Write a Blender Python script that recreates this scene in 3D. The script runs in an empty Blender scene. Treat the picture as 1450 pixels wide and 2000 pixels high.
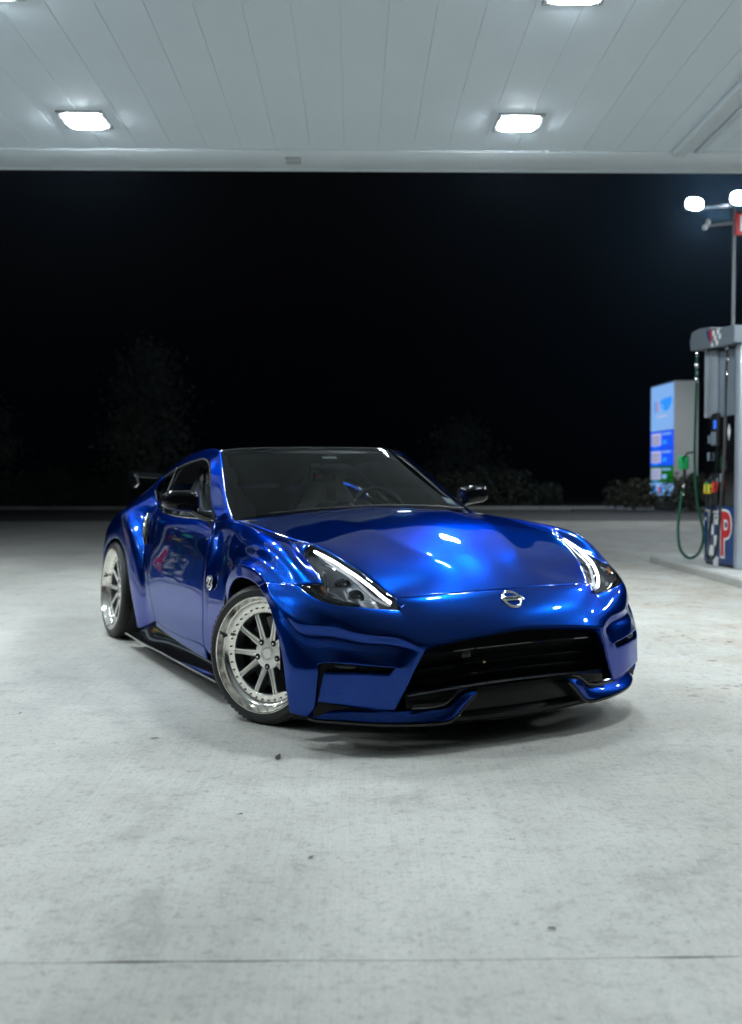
import bpy, bmesh, math, random
import numpy as np
from mathutils import Matrix, Vector

C = bpy.context.scene.collection
SC = bpy.context.scene
rad = math.radians
random.seed(7)
RNG = np.random.default_rng(11)

# ------------------------------------------------------------------ camera
cam_d = bpy.data.cameras.new('camera')
cam = bpy.data.objects.new('camera', cam_d)
C.objects.link(cam)
cam.location = (0.0, 0.0, 1.063)
cam.rotation_euler = (rad(90 - 1.6646), 0, 0)
cam_d.sensor_fit = 'VERTICAL'
cam_d.sensor_height = 36.0
cam_d.lens = 1892.5 / 2000 * 36.0
cam_d.clip_start = 0.05
cam_d.clip_end = 600
cam_d.dof.use_dof = True
cam_d.dof.focus_distance = 4.15
cam_d.dof.aperture_fstop = 2.0
SC.camera = cam

# ------------------------------------------------------------------ night sky
world = bpy.data.worlds.new('World')
SC.world = world
world.use_nodes = True
wn = world.node_tree
sky = wn.nodes.new('ShaderNodeTexSky')
sky.sky_type = 'NISHITA'
sky.sun_disc = False
sky.sun_elevation = rad(-4)
sky.sun_rotation = rad(200)
bg = wn.nodes['Background']
bg.inputs['Strength'].default_value = 0.05
wn.links.new(sky.outputs[0], bg.inputs['Color'])

# ------------------------------------------------------------------ exposure
SC.view_settings.view_transform = 'Standard'
SC.view_settings.look = 'None'
SC.view_settings.exposure = 0.0
SC.view_settings.gamma = 1.0
SC.view_settings.use_curve_mapping = False
LAMP = 285.0        # emission of the canopy lamps


# ------------------------------------------------------------------ helpers
def new_mat(name):
    m = bpy.data.materials.new(name)
    m.use_nodes = True
    return m, m.node_tree, m.node_tree.nodes['Principled BSDF']


def mat(name, col, rough=0.5, metal=0.0, coat=0.0, coat_rough=0.03, spec=None, emit=None, emit_s=0.0,
        noise=None, bump=None, trans=0.0, ior=None, sheen=0.0):
    """principled material; noise=(scale, amount) varies the colour, bump=(scale, distance) adds fine relief"""
    m, nt, b = new_mat(name)
    b.inputs['Base Color'].default_value = (*col, 1)
    b.inputs['Roughness'].default_value = rough
    b.inputs['Metallic'].default_value = metal
    b.inputs['Coat Weight'].default_value = coat
    b.inputs['Coat Roughness'].default_value = coat_rough
    b.inputs['Transmission Weight'].default_value = trans
    if ior:
        b.inputs['IOR'].default_value = ior
    if spec is not None:
        b.inputs['Specular IOR Level'].default_value = spec
    if emit:
        b.inputs['Emission Color'].default_value = (*emit, 1)
        b.inputs['Emission Strength'].default_value = emit_s
    if noise:
        tc = nt.nodes.new('ShaderNodeTexCoord')
        n = nt.nodes.new('ShaderNodeTexNoise')
        n.inputs['Scale'].default_value = noise[0]
        n.inputs['Detail'].default_value = 5
        mx = nt.nodes.new('ShaderNodeMixRGB')
        mx.inputs[1].default_value = (*[c * (1 - noise[1]) for c in col], 1)
        mx.inputs[2].default_value = (*[min(1, c * (1 + noise[1])) for c in col], 1)
        nt.links.new(tc.outputs['Object'], n.inputs['Vector'])
        nt.links.new(n.outputs['Fac'], mx.inputs[0])
        nt.links.new(mx.outputs[0], b.inputs['Base Color'])
    if bump:
        tc = nt.nodes.new('ShaderNodeTexCoord')
        n = nt.nodes.new('ShaderNodeTexNoise')
        n.inputs['Scale'].default_value = bump[0]
        n.inputs['Detail'].default_value = 3
        bp = nt.nodes.new('ShaderNodeBump')
        bp.inputs['Distance'].default_value = bump[1]
        bp.inputs['Strength'].default_value = 1.0
        nt.links.new(tc.outputs['Object'], n.inputs['Vector'])
        nt.links.new(n.outputs['Fac'], bp.inputs['Height'])
        nt.links.new(bp.outputs[0], b.inputs['Normal'])
    return m


def tag(o, label=None, cat=None, group=None, kind=None):
    for k, v in (('label', label), ('category', cat), ('group', group), ('kind', kind)):
        if v:
            o[k] = v
    return o


def empty(name, loc=(0, 0, 0), rotz=0.0, parent=None):
    o = bpy.data.objects.new(name, None)
    o.empty_display_size = 0.1
    C.objects.link(o)
    o.location = loc
    o.rotation_euler = (0, 0, rotz)
    if parent:
        o.parent = parent
    return o


def mesh_obj(name, verts, faces, m, parent=None, smooth=True, angle=40.0):
    me = bpy.data.meshes.new(name)
    me.from_pydata([tuple(map(float, v)) for v in verts], [], [tuple(map(int, f)) for f in faces])
    me.validate()
    if smooth and len(me.polygons):
        me.polygons.foreach_set('use_smooth', [True] * len(me.polygons))
        if angle:
            me.set_sharp_from_angle(angle=rad(angle))
    me.update()
    for x in (m if isinstance(m, (list, tuple)) else [m]):
        me.materials.append(x)
    o = bpy.data.objects.new(name, me)
    C.objects.link(o)
    if parent:
        o.parent = parent
    return o


class MB:
    """collects shapes, then links them as one mesh"""
    def __init__(s):
        s.v, s.f = [], []

    def add(s, v, f, M=None):
        n = len(s.v)
        for p in v:
            p = Vector(p)
            s.v.append(M @ p if M is not None else p)
        s.f += [tuple(n + i for i in q) for q in f]
        return s

    def box(s, lo, hi, M=None, bev=0.0):
        x0, y0, z0 = lo
        x1, y1, z1 = hi
        if bev <= 0:
            v = [(x0, y0, z0), (x1, y0, z0), (x1, y1, z0), (x0, y1, z0), (x0, y0, z1), (x1, y0, z1), (x1, y1, z1), (x0, y1, z1)]
            f = [(0, 3, 2, 1), (4, 5, 6, 7), (0, 1, 5, 4), (1, 2, 6, 5), (2, 3, 7, 6), (3, 0, 4, 7)]
            return s.add(v, f, M)
        bm = bmesh.new()
        bmesh.ops.create_cube(bm, size=1)
        for q in bm.verts:
            q.co = Vector(((x0 + x1) / 2 + q.co.x * (x1 - x0), (y0 + y1) / 2 + q.co.y * (y1 - y0), (z0 + z1) / 2 + q.co.z * (z1 - z0)))
        bmesh.ops.bevel(bm, geom=list(bm.edges), offset=bev, segments=2, affect='EDGES', profile=0.5)
        bm.verts.index_update()
        s.add([q.co.copy() for q in bm.verts], [[q.index for q in f.verts] for f in bm.faces], M)
        bm.free()
        return s

    def lathe(s, prof, n=48, M=None, axis='Y', closed=False):
        """prof = [(radius, along)]"""
        v, f = [], []
        k = len(prof)
        for i in range(n):
            a = 2 * math.pi * i / n
            for r, h in prof:
                c, d = r * math.cos(a), r * math.sin(a)
                v.append((c, h, d) if axis == 'Y' else ((c, d, h) if axis == 'Z' else (h, c, d)))
        for i in range(n):
            j = (i + 1) % n
            for q in range(k if closed else k - 1):
                p = (q + 1) % k
                f.append((i * k + q, i * k + p, j * k + p, j * k + q))
        return s.add(v, f, M)

    def tube(s, pts, r, n=8, M=None, cap=True):
        pts = [Vector(p) for p in pts]
        R = r if isinstance(r, (list, tuple)) else [r] * len(pts)
        v, f = [], []
        T = []
        for i in range(len(pts)):
            a, b = pts[max(0, i - 1)], pts[min(len(pts) - 1, i + 1)]
            T.append((b - a).normalized())
        u = T[0].orthogonal().normalized()
        for i, p in enumerate(pts):
            u = (u - T[i] * u.dot(T[i])).normalized()
            w = T[i].cross(u)
            for k in range(n):
                a = 2 * math.pi * k / n
                v.append(p + (u * math.cos(a) + w * math.sin(a)) * R[i])
        for i in range(len(pts) - 1):
            for k in range(n):
                l = (k + 1) % n
                f.append((i * n + k, i * n + l, (i + 1) * n + l, (i + 1) * n + k))
        if cap:
            f.append(tuple(range(n - 1, -1, -1)))
            f.append(tuple((len(pts) - 1) * n + k for k in range(n)))
        return s.add(v, f, M)

    def prism(s, poly, a, b, axis='Y', M=None):
        """extrude a 2-D outline from a to b along the axis"""
        n = len(poly)
        def P(p, h):
            return (p[0], h, p[1]) if axis == 'Y' else ((p[0], p[1], h) if axis == 'Z' else (h, p[0], p[1]))
        v = [P(p, a) for p in poly] + [P(p, b) for p in poly]
        f = [tuple(range(n)), tuple(range(2 * n - 1, n - 1, -1))] + [(i, n + i, n + (i + 1) % n, (i + 1) % n) for i in range(n)]
        return s.add(v, f, M)

    def sphere(s, c, r, M=None, nu=12, nv=8):
        r = r if isinstance(r, (list, tuple)) else (r, r, r)
        v, f = [], []
        for i in range(nv + 1):
            t = math.pi * i / nv
            for j in range(nu):
                a = 2 * math.pi * j / nu
                v.append((c[0] + r[0] * math.sin(t) * math.cos(a), c[1] + r[1] * math.sin(t) * math.sin(a), c[2] + r[2] * math.cos(t)))
        for i in range(nv):
            for j in range(nu):
                k = (j + 1) % nu
                f.append((i * nu + j, (i + 1) * nu + j, (i + 1) * nu + k, i * nu + k))
        return s.add(v, f, M)

    def build(s, name, m, parent=None, smooth=True, angle=40.0, fix=True):
        o = mesh_obj(name, s.v, s.f, m, parent, smooth, None)
        bm = bmesh.new()
        bm.from_mesh(o.data)
        bmesh.ops.remove_doubles(bm, verts=bm.verts, dist=1e-6)
        if fix:
            bmesh.ops.recalc_face_normals(bm, faces=bm.faces)
        bm.to_mesh(o.data)
        bm.free()
        if smooth:
            o.data.polygons.foreach_set('use_smooth', [True] * len(o.data.polygons))
            if angle:
                o.data.set_sharp_from_angle(angle=rad(angle))
        return o


def spline(pts, n):
    """centripetal-ish Catmull-Rom through pts, n samples per span"""
    P = np.array(pts, float)
    P = np.vstack([2 * P[0] - P[1], P, 2 * P[-1] - P[-2]])
    out = []
    for i in range(1, len(P) - 2):
        for k in range(n):
            t = k / n
            a, b, c, d = P[i - 1:i + 3]
            out.append(0.5 * ((2 * b) + (-a + c) * t + (2 * a - 5 * b + 4 * c - d) * t * t + (-a + 3 * b - 3 * c + d) * t ** 3))
    out.append(P[-2])
    return np.array(out)


def resample(P, n):
    P = np.array(P, float)
    d = np.r_[0, np.cumsum(np.linalg.norm(np.diff(P, axis=0), axis=1))]
    t = np.linspace(0, d[-1], n)
    return np.array([np.interp(t, d, P[:, k]) for k in range(P.shape[1])]).T


def text_mesh(body, size, depth, align='CENTER', shear=0.0, xs=1.0, bold=0.012):
    """vertices and faces of flat lettering lying in the local XY plane"""
    cu = bpy.data.curves.new('t', 'FONT')
    cu.body = body
    cu.size = size
    cu.extrude = depth
    cu.align_x = align
    cu.align_y = 'CENTER'
    cu.shear = shear
    cu.resolution_u = 3
    cu.offset = size * bold
    o = bpy.data.objects.new('t', cu)
    C.objects.link(o)
    dg = bpy.context.evaluated_depsgraph_get()
    me = bpy.data.meshes.new_from_object(o.evaluated_get(dg))
    v = [(q.co.x * xs, q.co.y, q.co.z) for q in me.vertices]
    f = [tuple(p.vertices) for p in me.polygons]
    bpy.data.objects.remove(o)
    bpy.data.curves.remove(cu)
    bpy.data.meshes.remove(me)
    return v, f


# ------------------------------------------------------------------ materials
def paint_mat():
    m, nt, b = new_mat('candy_blue_paint')
    b.inputs['Base Color'].default_value = (0.0004, 0.037, 0.27, 1)
    b.inputs['Metallic'].default_value = 1.0
    b.inputs['Specular Tint'].default_value = (0.05, 0.42, 0.85, 1)
    b.inputs['Roughness'].default_value = 0.36
    b.inputs['Coat Weight'].default_value = 1.0
    b.inputs['Coat Roughness'].default_value = 0.012
    b.inputs['Coat IOR'].default_value = 1.36
    tc = nt.nodes.new('ShaderNodeTexCoord')
    n = nt.nodes.new('ShaderNodeTexNoise')
    n.inputs['Scale'].default_value = 900
    r = nt.nodes.new('ShaderNodeMapRange')
    r.inputs[3].default_value = 0.25
    r.inputs[4].default_value = 0.30
    nt.links.new(tc.outputs['Object'], n.inputs['Vector'])
    nt.links.new(n.outputs['Fac'], r.inputs[0])
    nt.links.new(r.outputs[0], b.inputs['Roughness'])
    # slight orange peel in the clear coat
    n2 = nt.nodes.new('ShaderNodeTexNoise')
    n2.inputs['Scale'].default_value = 60
    bp = nt.nodes.new('ShaderNodeBump')
    bp.inputs['Distance'].default_value = 0.00006
    nt.links.new(tc.outputs['Object'], n2.inputs['Vector'])
    nt.links.new(n2.outputs['Fac'], bp.inputs['Height'])
    nt.links.new(bp.outputs[0], b.inputs['Coat Normal'])
    return m


PAINT = paint_mat()
GLOSS_BLACK = mat('gloss_black_plastic', (0.006, 0.006, 0.007), 0.12, coat=1.0, coat_rough=0.02)
SATIN_BLACK = mat('satin_black_plastic', (0.012, 0.012, 0.013), 0.4, bump=(300, 0.0002))
MIRROR_BLACK = mat('mirror_black', (0.004, 0.004, 0.005), 0.05, spec=0.35)
NEAR_BLACK = mat('lip_black', (0.003, 0.003, 0.003), 0.3, spec=0.25)
DARK = mat('dark_cavity', (0.004, 0.004, 0.004), 0.8)
RUBBER = mat('tyre_rubber', (0.012, 0.012, 0.0125), 0.55, noise=(30, 0.3), bump=(160, 0.0006))
CHROME = mat('chrome', (0.82, 0.82, 0.83), 0.06, 1.0)
LIP = mat('polished_aluminium', (0.92, 0.89, 0.82), 0.13, 0.9, bump=(25, 0.00015))
MACHINED = mat('machined_aluminium', (0.86, 0.84, 0.79), 0.28, 0.8, noise=(80, 0.06))
GREY_PAINT = mat('grey_wheel_paint', (0.14, 0.15, 0.155), 0.4, 0.6)
STEEL = mat('brake_steel', (0.22, 0.21, 0.2), 0.35, 1.0, noise=(40, 0.3))


def glass_mat(name, tint, mixf, rough=0.0):
    """thin tinted pane: lets light straight through, reflects like glass"""
    m = bpy.data.materials.new(name)
    m.use_nodes = True
    nt = m.node_tree
    nt.nodes.clear()
    out = nt.nodes.new('ShaderNodeOutputMaterial')
    tr = nt.nodes.new('ShaderNodeBsdfTransparent')
    tr.inputs[0].default_value = (*tint, 1)
    gl = nt.nodes.new('ShaderNodeBsdfGlossy')
    gl.inputs['Roughness'].default_value = rough
    fr = nt.nodes.new('ShaderNodeFresnel')
    fr.inputs[0].default_value = mixf
    mx = nt.nodes.new('ShaderNodeMixShader')
    nt.links.new(fr.outputs[0], mx.inputs[0])
    nt.links.new(tr.outputs[0], mx.inputs[1])
    nt.links.new(gl.outputs[0], mx.inputs[2])
    nt.links.new(mx.outputs[0], out.inputs[0])
    return m


WINDSHIELD = glass_mat('windshield_glass', (0.40, 0.44, 0.44), 1.42)
SIDE_GLASS = glass_mat('side_glass', (0.60, 0.63, 0.63), 1.45)
LENS = glass_mat('lamp_lens', (0.88, 0.90, 0.92), 1.48)


# ------------------------------------------------------------------ ground
def concrete_mat():
    m, nt, b = new_mat('forecourt_concrete')
    N, L = nt.nodes, nt.links
    tc = N.new('ShaderNodeTexCoord')

    def noise(scale, detail=6, rough=.6, mapping=None, dist=0.0):
        n = N.new('ShaderNodeTexNoise')
        n.inputs['Scale'].default_value = scale
        n.inputs['Detail'].default_value = detail
        n.inputs['Roughness'].default_value = rough
        n.inputs['Distortion'].default_value = dist
        if mapping:
            mp = N.new('ShaderNodeMapping')
            mp.inputs['Scale'].default_value = mapping
            L.new(tc.outputs['Object'], mp.inputs[0])
            L.new(mp.outputs[0], n.inputs['Vector'])
        else:
            L.new(tc.outputs['Object'], n.inputs['Vector'])
        return n.outputs['Fac']

    def ramp(f, *stops):
        r = N.new('ShaderNodeValToRGB')
        e = r.color_ramp.elements
        while len(e) > 1:
            e.remove(e[-1])
        e[0].position, e[0].color = stops[0][0], (*[stops[0][1]] * 3, 1)
        for p, v in stops[1:]:
            x = e.new(p)
            x.color = (v, v, v, 1)
        L.new(f, r.inputs[0])
        return r.outputs[0]

    def mul(a, c, fac=1.0, mode='MULTIPLY'):
        x = N.new('ShaderNodeMixRGB')
        x.blend_type = mode
        x.inputs[0].default_value = fac
        L.new(a, x.inputs[1])
        L.new(c, x.inputs[2])
        return x.outputs[0]

    base = N.new('ShaderNodeValToRGB')
    e = base.color_ramp.elements
    e[0].position, e[0].color = .3, (.370, .365, .335, 1)
    e[1].position, e[1].color = .7, (.505, .500, .465, 1)
    L.new(noise(.55, 8, .62), base.inputs[0])
    c = base.outputs[0]
    c = mul(c, ramp(noise(3.2, 8, .7), (.30, .90), (.55, 1.0), (.8, 1.03)))
    c = mul(c, ramp(noise(11, 8, .85), (.34, .70), (.47, 1.0), (.72, 1.06)))
    c = mul(c, ramp(noise(120, 5, .9), (.32, .74), (.5, 1.0), (.68, 1.12)))
    c = mul(c, ramp(noise(38, 5, .8), (.36, .72), (.47, 1.0)))
    # broom finish: fine streaks along the drive direction
    c = mul(c, ramp(noise(1, 4, .75, (120, .7, 1)), (.32, .91), (.5, 1.0), (.7, 1.04)))
    # tyre wear lanes and damp patches
    c = mul(c, ramp(noise(.28, 4, .6, (1, .4, 1), .8), (.36, .78), (.52, 1.0)))
    # oil spots: few, small, dark
    v = N.new('ShaderNodeTexVoronoi')
    v.inputs['Scale'].default_value = 2.1
    v.inputs['Randomness'].default_value = 1.0
    mpv = N.new('ShaderNodeMixRGB')
    mpv.blend_type = 'ADD'
    mpv.inputs[0].default_value = .10
    L.new(tc.outputs['Object'], mpv.inputs[1])
    nn = N.new('ShaderNodeTexNoise')
    nn.inputs['Scale'].default_value = 14
    L.new(tc.outputs['Object'], nn.inputs['Vector'])
    L.new(nn.outputs['Color'], mpv.inputs[2])
    L.new(mpv.outputs[0], v.inputs['Vector'])
    c = mul(c, ramp(v.outputs['Distance'], (.035, .22), (.065, 1.0)), .85)
    v2 = N.new('ShaderNodeTexVoronoi')
    v2.inputs['Scale'].default_value = 6.3
    L.new(mpv.outputs[0], v2.inputs['Vector'])
    c = mul(c, ramp(v2.outputs['Distance'], (.03, .5), (.07, 1.0)), .6)
    # drips and splashes on the pump side
    v3 = N.new('ShaderNodeTexVoronoi')
    v3.inputs['Scale'].default_value = 11
    L.new(mpv.outputs[0], v3.inputs['Vector'])
    sp0 = N.new('ShaderNodeSeparateXYZ')
    L.new(tc.outputs['Object'], sp0.inputs[0])
    mr0 = N.new('ShaderNodeMapRange')
    mr0.inputs[1].default_value, mr0.inputs[2].default_value = .9, 2.2
    L.new(sp0.outputs['X'], mr0.inputs[0])
    ms = N.new('ShaderNodeMath')
    ms.operation = 'MULTIPLY'
    L.new(mr0.outputs[0], ms.inputs[0])
    L.new(ramp(noise(1.1, 5, .7), (.48, 0), (.58, 1)), ms.inputs[1])
    drip = N.new('ShaderNodeMixRGB')
    drip.blend_type = 'MULTIPLY'
    L.new(ms.outputs[0], drip.inputs[0])
    L.new(c, drip.inputs[1])
    L.new(ramp(v3.outputs['Distance'], (.14, .35), (.30, 1.0)), drip.inputs[2])
    c = drip.outputs[0]
    # larger old stains
    st = noise(1.3, 7, .72, (1, 1, 1), 1.2)
    c = mul(c, ramp(st, (.56, 1.0), (.66, .80), (.76, .62)), .8)
    # brown tint on the right-hand side where the pumps stand
    sp = N.new('ShaderNodeSeparateXYZ')
    L.new(tc.outputs['Object'], sp.inputs[0])
    mr = N.new('ShaderNodeMapRange')
    mr.inputs[1].default_value, mr.inputs[2].default_value = .6, 3.0
    L.new(sp.outputs['X'], mr.inputs[0])
    tint = N.new('ShaderNodeMixRGB')
    tint.blend_type = 'MULTIPLY'
    tint.inputs[2].default_value = (.80, .72, .64, 1)
    mm = N.new('ShaderNodeMath')
    mm.operation = 'MULTIPLY'
    L.new(mr.outputs[0], mm.inputs[0])
    L.new(ramp(noise(2.2, 7, .7), (.40, 0), (.60, 1)), mm.inputs[1])
    L.new(mm.outputs[0], tint.inputs[0])
    L.new(c, tint.inputs[1])
    L.new(tint.outputs[0], b.inputs['Base Color'])
    r = N.new('ShaderNodeMapRange')
    r.inputs[3].default_value, r.inputs[4].default_value = .62, .85
    L.new(noise(5, 6), r.inputs[0])
    L.new(r.outputs[0], b.inputs['Roughness'])
    bp = N.new('ShaderNodeBump')
    bp.inputs['Distance'].default_value = .0012
    bp.inputs['Strength'].default_value = .8
    h = mul(ramp(noise(1, 3, .7, (140, .8, 1)), (.2, .35), (.8, .75)), ramp(noise(170, 3, .7), (.2, .2), (.8, 1)), 1.0)
    L.new(h, bp.inputs['Height'])
    L.new(bp.outputs[0], b.inputs['Normal'])
    return m


CONC = concrete_mat()
ASPH = mat('asphalt', (.050, .050, .050), .85, noise=(3, .35), bump=(90, .004))
KERBM = mat('kerb_concrete', (.36, .36, .34), .8, noise=(6, .25), bump=(60, .002))
SOIL = mat('planting_soil', (.035, .028, .02), .95, noise=(4, .4), bump=(20, .02))


def slab(x0, x1, y0, y1, name='concrete_slab', z=0.0, ragged=None):
    """one poured slab, top edge slightly broken along the joint"""
    def edge(ya, seed):
        r = random.Random(seed)
        n = 420
        out, a = [], 0.0
        for i in range(n + 1):
            a = a * .93 + r.uniform(-.004, .004)
            chip = r.uniform(.002, .013) if r.random() < .22 else 0
            out.append((x0 + (x1 - x0) * i / n, a, chip))
        return out
    V, F = [], []
    near, far = edge(y0, int(y0 * 100)), edge(y1, int(y1 * 100))
    n = len(near)
    for (x, a, ch) in near:
        V.append((x, y0 + .0012 + a * .6 + ch * .6, z))
        V.append((x, y0 + .003 + a * .6, z - .03))
    for (x, a, ch) in far:
        V.append((x, y1 - .0012 + a * .6 - ch * .6, z))
        V.append((x, y1 - .0006 + a * .6, z - .03))
    for i in range(n - 1):
        F.append((2 * i, 2 * i + 2, 2 * n + 2 * i + 2, 2 * n + 2 * i))
        F.append((2 * i + 1, 2 * i + 3, 2 * i + 2, 2 * i))
        F.append((2 * n + 2 * i, 2 * n + 2 * i + 2, 2 * n + 2 * i + 3, 2 * n + 2 * i + 1))
    return V, F


# sub-base sheet to the horizon, poured slabs on top of it
ground = mesh_obj('ground', [(-150, -60, -.03), (150, -60, -.03), (150, 260, -.03), (-150, 260, -.03)], [(0, 1, 2, 3)], ASPH, None, False)
tag(ground, kind='structure')
for y0, y1 in ((-16, -3.5), (-3.5, 2.132), (2.132, 14.6), (14.6, 27.5)):
    V, F = slab(-26, 26, y0, y1)
    o = mesh_obj('concrete_slab', V, F, CONC, ground, False)
    o.rotation_euler = (0, 0, rad(1.0))
# drive lane, then the kerb of the planting strip
lane = mesh_obj('driveway', [(-60, 27.0, -.012), (60, 27.0, -.012), (60, 40.2, -.012), (-60, 40.2, -.012)], [(0, 1, 2, 3)], mat('worn_asphalt', (.10, .10, .098), .85, noise=(2, .3), bump=(80, .003)), None, False)
tag(lane, kind='structure')
m = MB()
for i in range(24):
    m.box((-42 + i * 3.5, 40.2, -.03), (-42 + i * 3.5 + 3.485, 40.42, .13), bev=.02)
kerb = m.build('kerb', KERBM)
tag(kerb, kind='structure')
bed = mesh_obj('planting_bed', [(-60, 40.4, .10), (60, 40.4, .10), (60, 75, .25), (-60, 75, .25)], [(0, 1, 2, 3)], SOIL, None, False)
tag(bed, kind='structure')

# dry leaves and grit on the concrete
LEAFM = mat('dry_leaf', (.030, .022, .014), .8)
for k, (x, y, s_, a) in enumerate(((-.90, 4.00, .020, .3), (-1.62, 4.45, .012, 1.2), (-.36, 3.72, .030, 1.45), (.42, 2.86, .010, .2), (-.42, 3.08, .012, .8), (.43, 2.28, .013, .1), (-.17, 2.72, .013, .9), (.42, 1.84, .014, .3))):
    m = MB()
    n = 9
    pts = [(s_ * math.cos(2 * math.pi * i / n) * (1 + .3 * math.sin(5 * i + k)), s_ * .35 * math.sin(2 * math.pi * i / n) * (1 + .4 * math.cos(3 * i + k)), .001 + .25 * s_ * abs(math.sin(i * 1.7 + k))) for i in range(n)]
    m.add(pts, [tuple(range(n))])
    o = m.build('leaf', LEAFM, smooth=False)
    o.location = (x, y, .002)
    o.rotation_euler = (0, 0, a)
    tag(o, ('dark dry leaf on the concrete level with the front wheel', 'small dry leaf on the concrete beside the side skirt', 'largest dry leaf, just before the front wheel',
            'tiny dry leaf right of centre before the car', 'dry speck of leaf in the middle of the bare concrete', 'dry leaf near the joint on the right',
            'dry leaf right before the splitter, alone on the bare concrete', 'dry leaf nearest the camera beyond the joint')[k], 'leaf', 'dry leaves on the concrete')

# ------------------------------------------------------------------ canopy
ZC = 4.62
PLANKM = mat('canopy_plank_white', (.58, .655, .70), .75, noise=(1.5, .05))
TRIMM = mat('canopy_trim', (.56, .62, .65), .4, noise=(2, .04))
CANOPY = empty('canopy', (0, 0, ZC), rad(.9))
tag(CANOPY, 'broad white plank ceiling of the filling station canopy over the car', 'canopy')
PW = .363
XL, XR = -15.0, 13.6
YB, YF = -9.0, 10.42
proto = None
i = 0
x = XL
while x < XR:
    if proto is None:
        m = MB()
        prof = [(.001, .006), (.0018, .0012), (.0035, 0), (PW - .0035, 0), (PW - .0018, .0012), (PW - .001, .006)]
        V, F = [], []
        ny = 2
        for yy in (YB, YF):
            for px_, pz in prof:
                V.append((px_, yy, pz))
        k = len(prof)
        F = [(j, j + 1, k + j + 1, k + j) for j in range(k - 1)]
        m.add(V, F)
        proto = m.build('ceiling_plank', PLANKM, CANOPY, angle=20)
        o = proto
    else:
        o = proto.copy()
        C.objects.link(o)
    o.parent = CANOPY
    o.location = (x, 0, 0)
    x += PW
m = MB(); m.box((XL, YB, .006), (XR + .3, 11.05, .30))
m.build('canopy_roof', mat('canopy_joint', (.75, .80, .84), .6), CANOPY)
m = MB(); m.box((XL, YF + .004, -.022), (XR + .3, 11.02, .004), bev=.005)
m.build('edge_trim', TRIMM, CANOPY)
m = MB(); m.box((XL, 11.022, -.024), (XR + .3, 11.09, .70), bev=.008)
m.build('fascia', TRIMM, CANOPY)
for nm, (xa, xb, zl) in (('cross_trim', (3.38, 3.52, -.070)), ('cross_trim', (3.62, 3.70, -.030))):
    m = MB(); m.box((xa, YB, zl), (xb, YF - .002, -.0005), bev=.006)
    m.build(nm, TRIMM, CANOPY)
m = MB()
m.box((-.76, 10.60, -.062), (-.60, 10.72, -.0225), bev=.006)
m.box((-.72, 10.595, -.055), (-.64, 10.60, -.030))
m.build('junction_box', mat('junction_grey', (.34, .36, .36), .5), CANOPY)

DIFF = mat('lamp_diffuser', (.9, .9, .9), .4, emit=(.86, .955, 1.0), emit_s=LAMP)
FRAME = mat('lamp_frame', (.30, .32, .33), .4)
lamp0 = None
for ix in range(-3, 3):
    for iy in range(-5, -2):
        lx, ly = 1.60 + 4.24 * ix, 9.60 - 2.47 * (iy + 3 - 0) + 2.47 * 0
        ly = 9.60 - 2.57 * (iy + 5)
        if lamp0 is None:
            lamp0 = empty('canopy_lamp', (0, 0, 0))
            tag(lamp0, None, 'lamp', 'square lamps set in the canopy ceiling')
            m = MB()
            for a, b in (((-.225, -.225), (.225, -.18)), ((-.225, .18), (.225, .225)), ((-.225, -.1795), (-.18, .1795)), ((.18, -.1795), (.225, .1795))):
                m.box((a[0], a[1], -.022), (b[0], b[1], -.0015), bev=.005)
            m.build('lamp_frame', FRAME, lamp0)
            m = MB()
            rim = [(.176 * math.copysign(abs(math.cos(q)) ** .45, math.cos(q)), .176 * math.copysign(abs(math.sin(q)) ** .45, math.sin(q))) for q in np.linspace(0, 2 * math.pi, 40, endpoint=False)]
            m.prism(rim, -.034, -.004, 'Z')
            m.build('lamp_diffuser', DIFF, lamp0)
            t = lamp0
        else:
            t = lamp0.copy()
            C.objects.link(t)
            for ch in lamp0.children:
                c = ch.copy()
                C.objects.link(c)
                c.parent = t
        ca, sa = math.cos(rad(.9)), math.sin(rad(.9))
        t.location = (lx * ca - ly * sa, lx * sa + ly * ca, ZC)
        t.rotation_euler = (0, 0, rad(.9))
        lab = 'square white lamp glowing in the canopy ceiling'
        if iy == -5 and ix == 0:
            lab = 'glowing square canopy lamp right of centre near the front edge'
        elif iy == -5 and ix == -1:
            lab = 'glowing square canopy lamp near the front edge at the left'
        elif iy == -4 and ix == 0:
            lab = 'square canopy lamp cut off by the top of the picture'
        elif iy == -4 and ix == -1:
            lab = 'square canopy lamp hidden at the top left corner'
        t['label'] = lab
        if lab.startswith('square white lamp'):
            t['label'] = '%s canopy lamp of the %s row from the front edge' % (('leftmost', 'second from left', 'third from left', 'fourth from left', 'fifth from left', 'rightmost')[ix + 3], ('first', 'second', 'third', 'fourth')[iy + 5])

# ------------------------------------------------------------------ pump islands
PUMP_GREY = mat('pump_silver_paint', (.33, .37, .42), .35, .3, coat=.3, noise=(5, .05))
PUMP_HEAD = mat('pump_header_grey', (.17, .20, .23), .4, .2, coat=.3)
PUMP_BLUE = mat('pump_blue_panel', (.012, .045, .16), .35, coat=.4)
PUMP_DGREY = mat('pump_grey_panel', (.16, .20, .24), .4, coat=.3)
RED = mat('sign_red', (.52, .025, .03), .4, coat=.3)
WHITEP = mat('sign_white', (.72, .74, .76), .4, coat=.3)
HGREEN = mat('hose_green', (.003, .065, .034), .4)
NGREEN = mat('nozzle_green', (.01, .30, .09), .35, coat=.3)
NYELL = mat('nozzle_yellow', (.75, .50, .03), .35)
NRED = mat('nozzle_red', (.55, .03, .03), .35)
FACE = Matrix(((0, 0, -1, 0), (-1, 0, 0, 0), (0, 1, 0, 0), (0, 0, 0, 1)))    # text plane -> pump face towards -X


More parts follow.
